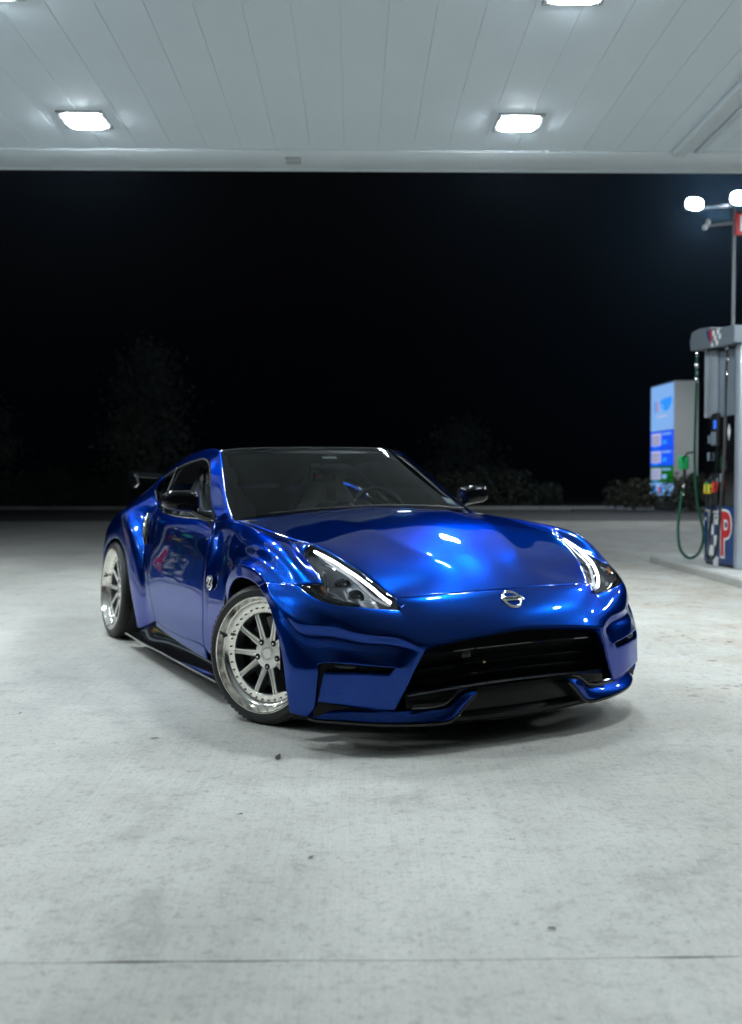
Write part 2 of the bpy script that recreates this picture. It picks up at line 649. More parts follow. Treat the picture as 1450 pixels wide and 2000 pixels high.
def nozzle(parent, at, cover, tilt=0.0):
    M = Matrix.Translation(at) @ Matrix.Rotation(tilt, 4, 'X')
    m = MB()
    m.tube([(0, 0, -.16), (0, 0, -.02), (-.02, 0, .06), (-.03, 0, .14)], [.014, .020, .024, .018], 8, M)
    m.tube([(-.03, .0, .14), (.02, 0, .20), (.09, 0, .21)], [.013, .012, .011], 8, M)
    n = m.build('nozzle', SATIN_BLACK, parent)
    m = MB()
    m.box((-.050, -.020, .00), (.010, .020, .12), M, bev=.012)
    m.build('nozzle_cover', cover, n)
    m = MB()
    m.tube([(0, 0, -.17), (0, 0, -.21)], .019, 8, M)
    m.tube([(0, 0, -.27), (0, 0, -.31)], .017, 8, M)
    m.build('nozzle_swivel', CHROME, n)
    return n


def hose_chain(parent, at, z0):
    """chrome swivels and breakaway under the header"""
    m = MB()
    for dz, r in ((0, .022), (-.13, .024), (-.22, .020), (-.30, .024)):
        m = MB()
        m.sphere((at[0], at[1], z0 + dz - .03), (r, r, r * 1.7), None, 10, 6)
        m.build('hose_swivel', CHROME, parent)


def make_pump():
    p = empty('fuel_pump')
    p['category'] = 'fuel pump'
    m = MB(); m.box((.02, -.52, .03), (.60, .62, .68), bev=.01); lower = m.build('lower_cabinet', PUMP_BLUE, p)
    m = MB(); m.box((.035, -.56, 0), (.58, .58, .032)); m.build('plinth', SATIN_BLACK, p)
    m = MB(); m.box((.03, -.52, .682), (.60, .62, 1.70), bev=.015); m.build('nozzle_boot', GLOSS_BLACK, p)
    m = MB(); m.box((.06, -.52, 1.702), (.60, .54, 2.44)); m.build('upper_panel', PUMP_DGREY, p)
    m = MB(); m.box((.0, -.70, .0), (.62, -.524, 2.46), bev=.02); m.build('column', PUMP_GREY, p)
    m = MB(); m.box((.01, .20, 1.704), (.055, .53, 2.46), bev=.01)
    m.box((.0, .544, 1.704), (.62, .62, 2.50), bev=.02); m.build('column', PUMP_GREY, p)
    # header with its logo
    m = MB()
    m.prism([(.84, 2.51), (.88, 2.62), (.80, 2.72), (.5, 2.735), (.1, 2.71), (-.3, 2.66), (-.80, 2.64), (-.80, 2.46), (-.45, 2.455), (-.1, 2.465), (.25, 2.49), (.6, 2.505)], -.10, .72, 'X')
    hd = m.build('header', PUMP_HEAD, p, angle=25)
    def tile(name, y0, y1, z0, z1, mt, lift=.003, par=None):
        m = MB(); m.box((-.10 - lift, min(y0, y1), z0), (-.1005, max(y0, y1), z1), bev=0)
        return m.build(name, mt, par or hd, smooth=False)
    for r in range(3):
        for c in range(4):
            if (r + c) % 2 == 0:
                tile('checker', -.02 - .085 * c + .02 * r, -.095 - .085 * c + .02 * r, 2.62 - .06 * r - .02, 2.675 - .06 * r - .02, WHITEP)
    m = MB(); m.prism([(.10, 2.675), (.02, 2.675), (-.00, 2.56), (.06, 2.55)], -.104, -.1005, 'X'); m.build('logo_red', RED, hd, smooth=False)
    m = MB(); m.prism([(.22, 2.67), (.11, 2.68), (.07, 2.56), (.12, 2.555)], -.104, -.1005, 'X'); m.build('logo_blue', PUMP_BLUE, hd, smooth=False)
    tile('logo_blue', .02, -.06, 2.515, 2.535, PUMP_BLUE); tile('logo_red', .075, .035, 2.515, 2.535, RED)
    # big P with checkers on the lower door
    def on_face(v, f, name, mt, y, z, lift, par):
        m = MB(); m.add(v, f, Matrix.Translation((.02 - lift, y, z)) @ FACE)
        return m.build(name, mt, par, smooth=False)
    v, f = text_mesh('P', .70, .001, xs=1.08, bold=.055); on_face(v, f, 'letter_edge', WHITEP, -.20, .345, .003, lower)
    v, f = text_mesh('P', .70, .001, xs=1.08, bold=.018); on_face(v, f, 'letter', RED, -.20, .345, .006, lower)
    for r in range(5):
        for c in range(2):
            if (r + c) % 2 == 0:
                m = MB(); m.box((.0155, .06 + .18 * c - .0, .59 - .12 * (r + 1)), (.0195, .06 + .18 * (c + 1) - .004, .59 - .12 * r - .004))
                m.build('checker', WHITEP, lower, smooth=False)
    m = MB(); m.box((.0125, .02, .60), (.0195, .42, .625)); m.box((.0125, .41, .10), (.0195, .43, .60)); m.build('logo_edge', WHITEP, lower, smooth=False)
    # card reader, screen, decals
    m = MB(); m.box((-.02, .02, 1.36), (.028, .30, 1.74), bev=.03); rd = m.build('card_reader', SATIN_BLACK, p)
    m = MB(); m.box((-.0235, .06, 1.56), (-.0205, .16, 1.66)); m.build('reader_light', mat('reader_blue', (.02, .08, .5), .3, emit=(.05, .2, 1), emit_s=.6) if 'reader_blue' not in bpy.data.materials else bpy.data.materials['reader_blue'], rd, smooth=False)
    m = MB(); m.box((-.0235, .06, 1.38), (-.0205, .25, 1.53)); m.build('keypad', PUMP_DGREY, rd, smooth=False)
    m = MB(); m.prism([(-.26, 1.60), (-.31, 1.52), (-.26, 1.42), (-.21, 1.52)], .024, .0295, 'X'); m.build('decal', WHITEP, p, smooth=False)
    for (y, z) in ((.44, 1.45), (.46, 1.25), (.34, .98), (.12, .96), (-.02, 1.0), (-.12, 1.14)):
        m = MB(); m.box((.005, y - .03, z - .05), (.028, y + .03, z + .05), bev=.008); m.build('boot_flap', PUMP_DGREY, p)
    nozzle(p, (-.02, .36, .82), NYELL, rad(8))
    nozzle(p, (-.02, .27, .84), NGREEN, rad(-4))
    nozzle(p, (-.02, .21, .82), NYELL, rad(4))
    nozzle(p, (-.02, .02, .84), NRED, 0)
    # green hose and its nozzle hung out at the far end
    hose_chain(p, (-.05, .74), 2.49)
    m = MB()
    m.tube(spline([(-.05, .74, 2.50), (-.06, .74, 1.9), (-.07, .73, 1.2), (-.04, .70, .70), (.03, .68, .36), (-.02, .66, .14), (-.14, .66, .06), (-.25, .67, .16), (-.28, .68, .38), (-.26, .69, .62), (-.23, .70, .86)], 8), .017, 8)
    m.build('hose', HGREEN, p)
    big = nozzle(p, (-.20, .70, 1.10), NGREEN, rad(10))
    m = MB(); m.box((-.28, .665, 1.10), (-.15, .735, 1.27), bev=.03); m.build('nozzle_cover', NGREEN, big)
    hose_chain(p, (-.06, -.44), 2.46)
    m = MB()
    m.tube(spline([(-.06, -.44, 2.46), (-.08, -.46, 1.9), (-.12, -.56, 1.3), (-.18, -.64, .75), (-.19, -.56, .26), (-.16, -.28, .10), (-.12, .02, .13), (-.07, .12, .34), (-.04, .14, .66)], 8), .017, 8)
    m.build('hose', SATIN_BLACK, p)
    return p


ISLM = mat('island_concrete', (.40, .40, .38), .8, noise=(4, .2), bump=(60, .002))


def make_island(x, y0, y1, w, side):
    m = MB()
    n = 10
    pts = []
    r = w / 2
    for i in range(n + 1):
        a = math.pi * i / n
        pts.append((x + side * (r - r * math.cos(a)), y1 - .45 + .45 * math.sin(a) if False else y1 - r * .5 + r * .5 * math.sin(a)))
    pts += [(x + side * w, y0), (x, y0)]
    m.prism(pts, -.03, .09, 'Z')
    o = m.build('pump_island', ISLM, angle=50)
    bm = bmesh.new(); bm.from_mesh(o.data)
    bmesh.ops.bevel(bm, geom=[e for e in bm.edges if all(abs(v.co.z - .09) < 1e-4 for v in e.verts)], offset=.02, segments=2, affect='EDGES')
    bm.to_mesh(o.data); bm.free()
    return o


isl = make_island(3.80, 4.5, 13.5, 1.25, 1)
tag(isl, 'raised concrete island under the fuel pump with a worn kerb edge', 'pump island')
pump = make_pump()
pump.location = (4.10, 11.42, .09)
pump.rotation_euler = (0, 0, rad(5.5))
pump.scale = (1.04, .70, 1.04)
pump['label'] = 'silver and blue fuel pump with red letter P and green hose'
isl2 = make_island(-4.55, 4.0, 11.2, 1.25, -1)
tag(isl2, 'raised concrete island beyond the left edge of the frame', 'pump island')


def clone(o, parent=None):
    c = o.copy()
    C.objects.link(c)
    if parent is not None:
        c.parent = parent
    for ch in list(o.children):
        clone(ch, c)
    return c


for yy, lab in ((9.4, 'fuel pump on the left island mirrored in the car door'), (6.0, 'nearer fuel pump on the left island beside the car')):
    p2 = clone(pump)
    p2.location = (-4.80, yy, .09)
    p2.rotation_euler = (0, 0, math.pi)
    p2['label'] = lab

# pole with the pump number, arm and camera
POLEM = mat('pole_grey', (.16, .165, .18), .45, .3)
np_ = empty('number_sign', (4.535, 12.2, .214))
np_.scale = (1.11, 1.11, 1.11)
tag(np_, 'red square pump number sign with white figure 1 on a grey pole', 'sign')
m = MB(); m.tube([(0, 0, -.16), (0, 0, 3.86)], .022, 12); m.build('pole', POLEM, np_)
m = MB(); m.tube([(-.02, 0, 3.70), (-.34, 0, 3.665)], [.022, .018], 10); m.build('arm', POLEM, np_)
m = MB(); m.sphere((-.30, -.02, 3.70), (.030, .035, .045)); m.sphere((-.335, -.03, 3.645), .036); m.build('camera_dome', mat('camera_white', (.55, .56, .6), .25), np_)
m = MB(); m.box((-.004, -.050, 3.55), (.136, -.030, 3.795), bev=.004); pl = m.build('sign_plate', RED, np_)
v, f = text_mesh('1', .235, .0015, bold=.035)
m = MB(); m.add(v, f, Matrix.Translation((.068, -.052, 3.672)) @ Matrix.Rotation(rad(90), 4, 'X')); m.build('lettering', WHITEP, pl, smooth=False)

# ------------------------------------------------------------------ price sign
ps = empty('price_sign', (11.86, 38.0, 0))
tag(ps, 'tall lit price sign with white, blue and green panels behind the pump', 'price sign')
A = Vector((0, 0, 0)); Bv = Vector((-.20, 2.45, 0))
ax = Bv.normalized()
nf = Vector((-ax.y, ax.x, 0))                          # lit face looks towards -X
MF = Matrix(((-ax.x, 0, nf.x, 0), (-ax.y, 0, nf.y, 0), (0, 1, 0, 0), (0, 0, 0, 1)))
MF = Matrix.Translation((Bv.x, Bv.y, 0)) @ MF           # local: x = from far edge to near edge, y = up, z = out
SIDE = mat('sign_cabinet_grey', (.66, .69, .68), .5, noise=(1, .05))
m = MB()
m.prism([(0, 0), (-.20, 2.45), (.75, 2.53), (.95, .04)], .35, 5.10, 'Z'); m.build('cabinet', SIDE, ps, smooth=False)
m = MB(); m.prism([(.12, .2), (-.02, 2.2), (.70, 2.3), (.84, .24)], -.02, .349, 'Z'); m.build('sign_base', SIDE, ps, smooth=False)


def lit(name, col, s_):
    return mat(name, (.02, .02, .02), .4, emit=col, emit_s=s_)


L_WHITE, L_BLUE, L_GREEN = lit('lit_white', (.26, .52, 1.0), .85), lit('lit_blue', (.01, .10, 1.0), .95), lit('lit_green', (.005, .16, .01), .7)
L_PALE, L_LBLUE, L_GREY, L_RED = lit('lit_price', (.62, .66, .95), .80), lit('lit_light_blue', (.03, .30, 1.0), 1.0), lit('lit_digit', (.22, .25, .50), .7), lit('lit_red', (.8, .25, .35), .6)


def panel(name, x0, x1, y0, y1, mt, lift, par=None):
    m = MB(); m.box((x0, y0, .001 + lift), (x1, y1, .012 + lift), MF, bev=0)
    return m.build(name, mt, par or ps, smooth=False)


W = 2.458
top = panel('brand_panel', .03, W - .03, 3.22, 5.05, L_WHITE, 0)
m = MB(); m.prism([(1.15, 4.10), (1.05, 4.42), (1.5, 4.50), (2.25, 4.52), (2.28, 4.30), (1.9, 4.0), (1.5, 3.98)], .013, .02, 'Z', MF); m.build('brand_swoosh', L_LBLUE, top, smooth=False)
for k, xx in enumerate((.42, .62)):
    panel('brand_stroke', xx, xx + .13, 3.98, 4.42, (L_LBLUE, L_RED)[k % 2], .013, top)
for k in range(4):
    panel('brand_dot', 1.20 + .13 * (k % 2), 1.28 + .13 * (k % 2), 4.06 + .12 * (k // 2), 4.13 + .12 * (k // 2), L_WHITE, .02, top)
panel('brand_line', .75, 1.7, 3.76, 3.82, L_PALE, .013, top)
for j, (y0, y1, mt) in enumerate(((2.50, 3.20, L_BLUE), (1.80, 2.48, L_BLUE), (1.12, 1.78, L_GREEN))):
    r = panel('price_row', .03, W - .03, y0, y1, mt, 0)
    b = panel('price_box', .14, 1.14, y0 + .12, y1 - .09, L_PALE, .013, r)
    for k in range(3):
        xx = .22 + .30 * k
        for (xa, xb, ya, yb) in ((0, .05, .05, .39), (.17, .22, .05, .39), (.05, .17, .35, .39), (.05, .17, .05, .09)):
            panel('digit_bar', xx + xa, xx + xb, y0 + .12 + ya, y0 + .12 + yb, L_GREY, .025, b)
    panel('grade_bar', 1.28, 2.2, y1 - .17, y1 - .10, L_WHITE, .013, r)
    panel('grade_dot', 1.34, 1.75, y0 + .16, y0 + .32, L_LBLUE if j < 2 else L_WHITE, .013, r)
    panel('price_line', .35, .85, y0 + .02, y0 + .07, L_LBLUE, .013, r)
bt = panel('payment_panel', .03, W - .03, .62, 1.10, L_WHITE, 0)
for k in range(3):
    panel('card_mark', .5 + .35 * k, .72 + .35 * k, .74, .98, (L_LBLUE, L_RED, L_LBLUE)[k], .013, bt)

# ------------------------------------------------------------------ parking-lot lights far behind
FLOOD = mat('flood_lens', (.9, .9, .9), .4, emit=(.62, .84, 1.0), emit_s=420)
sl = empty('street_lamp', (11.55, 30.0, 0))
tag(sl, 'distant street lamp with two bright white floodlight heads over the pump', 'street lamp')
m = MB(); m.tube([(0, 0, -.02), (0, 0, 9.6)], [.10, .07], 12); m.build('pole', POLEM, sl)
m = MB(); m.tube([(-1.5, 0, 9.50), (.25, 0, 9.66)], .045, 8); m.build('crossarm', POLEM, sl)
for (x, z, w, h, r) in ((-1.66, 9.62, .25, .17, .1), (-.30, 9.80, .24, .19, 0)):
    M = Matrix.Translation((x, -.1, z)) @ Matrix.Rotation(r, 4, 'Y')
    m = MB(); m.box((-w - .03, 0, -h - .03), (w + .03, .10, h + .03), M, bev=.03); hd = m.build('lamp_head', SATIN_BLACK, sl)
    m = MB()
    rim = [(w * math.copysign(abs(math.cos(a)) ** .75, math.cos(a)), h * math.copysign(abs(math.sin(a)) ** .75, math.sin(a))) for a in np.linspace(0, 2 * math.pi, 28, endpoint=False)]
    m.prism(rim, -.020, -.001, 'Y', M)
    m.build('lamp_glass', FLOOD, hd)
    ld = bpy.data.lights.new('flood_light', 'SPOT')
    ld.energy = 1300
    ld.color = (.85, .93, 1.0)
    ld.spot_size = rad(150)
    ld.spot_blend = .5
    ld.shadow_soft_size = .25
    lo_ = bpy.data.objects.new('flood_light', ld)
    C.objects.link(lo_)
    lo_.parent = sl
    lo_.location = (x, -.35, z - .1)
    lo_.rotation_euler = (rad(0), 0, 0)

# ------------------------------------------------------------------ trees and shrubs along the road
TREE_LEAFS = [mat('tree_leaf_a', (.24, .29, .22), .7), mat('tree_leaf_b', (.30, .30, .23), .7), mat('tree_leaf_c', (.15, .20, .17), .7)]
LEAFS = [mat('leaf_green', (.045, .055, .027), .7), mat('leaf_olive', (.052, .046, .026), .7), mat('leaf_dark', (.026, .040, .026), .7)]
BARK = mat('bark_pale', (.22, .20, .17), .9, noise=(12, .4), bump=(25, .01))


def leaf_cloud(pts, size, r):
    V, F = [], []
    for p in pts:
        n = Vector((r.gauss(0, 1), r.gauss(0, 1), r.gauss(0, 1))).normalized()
        u = n.orthogonal().normalized()
        w = n.cross(u)
        s_ = size * r.uniform(.6, 1.4)
        a = r.uniform(0, 6.28)
        u, w = u * math.cos(a) + w * math.sin(a), w * math.cos(a) - u * math.sin(a)
        k = len(V)
        V += [p - u * s_, p + w * s_ * .45, p + u * s_, p - w * s_ * .45]
        F.append((k, k + 1, k + 2, k + 3))
    return V, F


def make_tree(name, x, y, h, cw, trunks, label, seed, conic=True, n=2600, size=.10):
    r = random.Random(seed)
    t = empty(name, (x, y, .12))
    tag(t, label, 'tree', 'trees beyond the kerb')
    m = MB()
    for k in range(trunks):
        a = r.uniform(0, 6.28) if k else 0
        dx, dy = .30 * k * math.cos(a), .3 * k * math.sin(a)
        m.tube([(dx * 1.6 - .3 * (k - 1), dy, -.1), (dx - .2 * (k - 1), dy, h * .25), (dx * .5, dy * .5, h * .6), (0, 0, h * .92)], [.11, .09, .05, .015], 8)
    for k in range(12):
        z = h * r.uniform(.25, .8)
        a = r.uniform(0, 6.28)
        L_ = cw * .5 * (1 - .7 * (z / h))
        m.tube([(0, 0, z), (L_ * .6 * math.cos(a), L_ * .6 * math.sin(a), z + .25 * L_), (L_ * math.cos(a), L_ * math.sin(a), z + .5 * L_)], [.04, .025, .01], 5)
    m.build('trunk', BARK, t)
    clumps = []
    for k in range(70):
        z = h * (.22 + .78 * r.random() ** 1.15)
        f = (z / h - .22) / .78
        rr = cw * .5 * ((1 - f) ** .8 if conic else math.sqrt(max(.05, 1 - (2 * f - .9) ** 2))) * (.35 + .75 * r.random())
        a = r.uniform(0, 6.28)
        clumps.append((Vector((rr * math.cos(a), rr * math.sin(a), z)), cw * r.uniform(.07, .15)))
    for q in range(3):
        pts = []
        for i in range(n // 3):
            c, s_ = clumps[r.randrange(len(clumps))]
            pts.append(c + Vector((r.gauss(0, 1), r.gauss(0, 1), r.gauss(0, .7))) * s_)
        V, F = leaf_cloud(pts, size, r)
        o = mesh_obj('crown', V, F, TREE_LEAFS[q], t, False)
    return t


make_tree('tree', -10.2, 44.5, 7.0, 4.6, 3, 'tall loose tree with three pale trunks left of the car roof', 3, True, 4200, .12)
make_tree('tree', 5.0, 52.0, 4.0, 3.6, 2, 'low faint rounded tree right of the windshield', 5, False, 2200, .12)
make_tree('tree', -19.5, 50.0, 5.0, 3.4, 1, 'dim small tree at the far left in the darkness', 8, True, 1500, .12)


def make_shrub(x, y, w, h, seed, lab):
    r = random.Random(seed)
    s = empty('shrub', (x, y, .10))
    tag(s, lab, 'shrub', 'shrubs along the far kerb')
    m = MB()
    for k in range(6):
        a = r.uniform(0, 6.28)
        m.tube([(0, 0, -.05), (.25 * w * math.cos(a), .2 * w * math.sin(a), h * .5), (.4 * w * math.cos(a), .3 * w * math.sin(a), h * .85)], [.025, .015, .006], 5)
    m.build('stem', BARK, s)
    for q in range(2):
        pts = []
        for i in range(700):
            a, u = r.uniform(0, 6.28), r.random() ** .6
            z = h * (.05 + .95 * r.random())
            rr = w * .5 * u * math.sqrt(max(.1, 1 - (z / h - .35) ** 2 * 1.6)) * (1 + .2 * math.sin(3 * a + seed))
            pts.append(Vector((rr * math.cos(a), rr * .7 * math.sin(a), z * (1 + .12 * math.sin(5 * a + seed)))))
        V, F = leaf_cloud(pts, .085, r)
        mesh_obj('foliage', V, F, LEAFS[(q + seed) % 3], s, False)
    return s


ORD = ['first', 'second', 'third', 'fourth', 'fifth', 'sixth', 'seventh', 'eighth', 'ninth', 'tenth', 'eleventh', 'twelfth']
rs = random.Random(21)
k = 0
xx = -19.5
while xx < -6.5:
    w = rs.uniform(1.5, 2.3)
    make_shrub(xx, 41.9 + rs.uniform(-.3, .6), w, rs.uniform(1.05, 1.6), k, ('%s shrub from the left in the dark row on the far kerb' % ORD[k]))
    xx += w * .8
    k += 1
for x, w, h, lab in ((3.6, 2.4, 1.35, 'dim rounded shrub just right of the far wing mirror'), (5.9, 2.6, 1.5, 'larger dim rounded shrub on the kerb right of the hood'), (7.6, 1.6, .9, 'low brownish shrub on the kerb in the dark gap'),
                     (10.2, 2.2, 1.05, 'low dark shrub at the left foot of the price sign'), (12.5, 2.4, 1.25, 'dark shrub under the grey side of the price sign'), (14.4, 2.4, 1.5, 'dark shrub behind the fuel pump')):
    make_shrub(x, 37.6 if x > 10 else 41.9, w, h, k, lab)
    k += 1
# low concrete wheel stop on the lane
m = MB(); m.prism([(-.10, 0), (-.07, .11), (.07, .11), (.10, 0)], -.9, .9, 'X')
ws = m.build('wheel_stop', mat('wheel_stop_dark', (.05, .05, .052), .8, noise=(8, .3)))
ws.location = (8.6, 37.2, -.011)
ws.rotation_euler = (0, 0, rad(4))
tag(ws, 'low dark wheel stop lying on the lane before the far kerb', 'wheel stop')


# ------------------------------------------------------------------ the car: body shell
# car frame: X forward from the front axle, Y to the car's left, Z up; the shell is given as half widths
CAR = empty('sports_car')
CAR.matrix_world = Matrix(((0.45701348, 0.88931569, -0.01600915, 0.21016742),
                           (-0.88940557, 0.4571103, 0.00281276, 4.77804636),
                           (0.00981938, 0.01295315, 0.99986789, 0.00873367),
                           (0, 0, 0, 1)))
tag(CAR, 'glossy metallic blue two door sports coupe with deep dish silver wheels and headlights lit', 'car')

HOOD = [  # rows from the nose to the cowl, columns from the centre line to the fender seam
    [(.806, 0, .604), (.802, .14, .603), (.791, .27, .601), (.773, .40, .597), (.746, .496, .592)],
    [(.728, 0, .651), (.726, .12, .650), (.718, .235, .645), (.708, .38, .631), (.705, .513, .612)],
    [(.635, 0, .701), (.634, .11, .700), (.633, .21, .695), (.630, .39, .681), (.628, .545, .6645)],
    [(.535, 0, .747), (.535, .13, .746), (.538, .245, .740), (.540, .42, .727), (.540, .579, .7085)],
    [(.410, 0, .794), (.410, .145, .792), (.410, .285, .784), (.415, .45, .773), (.419, .622, .7575)],
    [(.250, 0, .847), (.250, .165, .847), (.260, .325, .837), (.265, .49, .817), (.278, .669, .800)],
    [(.160, 0, .868), (.160, .172, .865), (.165, .338, .855), (.180, .51, .833), (.190, .686, .808)],
    [(.060, 0, .885), (.060, .18, .882), (.070, .352, .872), (.080, .53, .847), (.089, .700, .820)],
    [(-.180, 0, .916), (-.180, .19, .913), (-.170, .37, .902), (-.165, .55, .877), (-.160, .717, .851)],
    [(-.310, 0, .927), (-.315, .195, .925), (-.325, .385, .913), (-.340, .56, .892), (-.350, .722, .871)],
    [(-.420, 0, .933), (-.430, .20, .931), (-.460, .40, .919), (-.500, .58, .903), (-.538, .724, .884)],
]
for r_ in HOOD[1:]:      # one even crown over the raised centre, ending at the two crease lines
    zc, yc = r_[0][2] + .003, r_[2][1]
    r_[0] = (r_[0][0], 0, round(zc, 4))
    r_[1] = (r_[1][0], r_[1][1], round(zc - r_[1][1] ** 2 / 5.4, 4))
    r_[2] = (r_[2][0], yc, round(zc - yc * yc / 5.4 + .0075, 4))
    k_ = .45
    r_[3] = (r_[3][0], r_[3][1], round(r_[2][2] * (1 - k_) + r_[4][2] * k_ - .0035, 4))
FEND = [  # rings from the arch opening outwards, columns from the front of the arch to the rear
    [(.270, .905, .624), (.215, .907, .640), (.150, .908, .649), (.060, .908, .648), (-.020, .905, .636), (-.090, .900, .609),
     (-.142, .894, .577), (-.182, .887, .533), (-.215, .872, .470), (-.245, .868, .400), (-.280, .863, .290), (-.315, .858, .140)],
    [(.340, .895, .650), (.275, .900, .678), (.190, .903, .698), (.066, .905, .706), (-.035, .902, .690), (-.110, .898, .660),
     (-.170, .893, .622), (-.220, .886, .575), (-.258, .872, .510), (-.292, .868, .430), (-.327, .864, .310), (-.365, .858, .160)],
    [(.430, .850, .646), (.330, .857, .695), (.215, .859, .727), (.060, .858, .738), (-.060, .854, .726), (-.150, .849, .698),
     (-.215, .846, .655), (-.268, .848, .602), (-.305, .862, .530), (-.337, .867, .445), (-.380, .865, .325), (-.420, .858, .175)],
    [(.513, .817, .642), (.370, .832, .722), (.220, .838, .774), (.040, .838, .787), (-.110, .832, .782), (-.220, .826, .757),
     (-.300, .826, .707), (-.350, .840, .642), (-.385, .855, .560), (-.415, .865, .465), (-.450, .866, .345), (-.490, .858, .190)],
    [(.575, .740, .655), (.360, .788, .767), (.190, .795, .810), (-.010, .792, .829), (-.190, .787, .828), (-.340, .785, .814),
     (-.440, .800, .757), (-.460, .829, .677), (-.480, .850, .590), (-.490, .863, .490), (-.515, .867, .365), (-.550, .858, .200)],
    [(.335, .714, .738), (.250, .727, .796), (.130, .742, .824), (-.090, .750, .849), (-.280, .752, .858), (-.460, .755, .864),
     (-.600, .785, .822), (-.570, .815, .745), (-.575, .843, .645), (-.570, .860, .520), (-.575, .867, .385), (-.600, .858, .210)],
    [HOOD[5][4], HOOD[6][4], HOOD[7][4], HOOD[8][4], HOOD[9][4], HOOD[10][4],
     (-.740, .763, .878), (-.650, .810, .800), (-.655, .843, .690), (-.640, .862, .545), (-.630, .868, .400), (-.640, .858, .220)],
]
BUMP = [  # rows from the hood / lamp edge down, columns from the centre line round to the arch
    [HOOD[0][0], HOOD[0][1], HOOD[0][2], HOOD[0][3], HOOD[0][4], (.782, .484, .549), (.735, .647, .567), (.640, .775, .590),
     FEND[3][0], FEND[2][0], FEND[1][0], FEND[0][0]],
    [(.842, 0, .569), (.839, .14, .568), (.829, .27, .565), (.811, .40, .560), (.788, .488, .550), (.800, .513, .526), (.765, .645, .533),
     (.668, .766, .553), (.546, .830, .596), (.470, .862, .608), (.405, .893, .607), (.345, .906, .586)],
    [(.887, 0, .517), (.884, .14, .515), (.874, .27, .509), (.858, .39, .500), (.840, .468, .487), (.818, .540, .487), (.776, .656, .498),
     (.686, .765, .519), (.585, .838, .545), (.510, .870, .560), (.445, .894, .578), (.382, .908, .566)],
    [(.922, 0, .456), (.919, .14, .448), (.910, .27, .436), (.898, .385, .422), (.885, .445, .410), (.825, .556, .448), (.770, .678, .466),
     (.690, .769, .492), (.602, .851, .499), (.532, .878, .523), (.470, .896, .545), (.422, .910, .538)],
    [None, None, None, None, (.881, .455, .393), (.808, .561, .424), (.757, .684, .431), (.681, .769, .452), (.608, .843, .451),
     (.556, .872, .487), (.500, .896, .512), (.452, .910, .503)],
    [None, None, None, None, (.874, .465, .372), (.816, .567, .395), (.768, .700, .398), (.696, .778, .415), (.650, .834, .408),
     (.596, .872, .438), (.533, .897, .466), (.478, .910, .468)],
    [None, None, None, None, (.862, .485, .322), (.841, .555, .331), (.785, .690, .348), (.716, .790, .356), (.690, .819, .345),
     (.657, .851, .343), (.597, .893, .352), (.540, .909, .358)],
    [None, None, None, None, (.848, .510, .262), (.827, .579, .309), (.785, .691, .318), (0.712, 0.804, 0.320), (.691, .820, .313),
     (.658, .852, .288), (.605, .890, .272), (.564, .907, .250)],
    [None, None, None, None, (.827, .557, .163), (.800, .622, .168), (.762, .704, .184), (0.692, 0.824, 0.201), (.672, .830, .176),
     (.636, .848, .136), (.600, .873, .137), (.566, .893, .140)],
]
# between the lamp edge and the ridge the skin is one plain, slightly crowned surface
for j in range(6, 11):
    a, b = np.array(BUMP[0][j]), np.array(BUMP[3][j])
    n_ = np.array([.80, .55, .20]) if j < 8 else np.array([.35, .92, .15])
    for i, t, bulge in ((1, .36, .009), (2, .70, .007)):
        BUMP[i][j] = tuple(np.round(a * (1 - t) + b * t + n_ * bulge, 4))
LENS_M = (.652, .700, .632)
DOOR = [  # columns from the front shut to the rear shut, rows from the belt down, last row = sill
    FEND[6][6:12] + [(-.640, .850, .166)],
    [(-.970, .772, .886), (-.960, .818, .810), (-.960, .845, .690), (-.960, .868, .550), (-.960, .868, .400), (-.960, .858, .225), (-.960, .850, .176)],
    [(-1.350, .784, .890), (-1.330, .826, .810), (-1.310, .848, .690), (-1.290, .870, .553), (-1.280, .870, .400), (-1.280, .858, .230), (-1.280, .850, .192)],
    [(-1.640, .782, .912), (-1.640, .822, .822), (-1.600, .848, .690), (-1.560, .872, .556), (-1.520, .872, .400), (-1.500, .858, .240), (-1.500, .850, .208)],
    [(-1.870, .762, .957), (-1.920, .802, .860), (-1.840, .845, .690), (-1.760, .870, .556), (-1.670, .876, .395), (-1.620, .862, .252), (-1.650, .853, .222)],
]
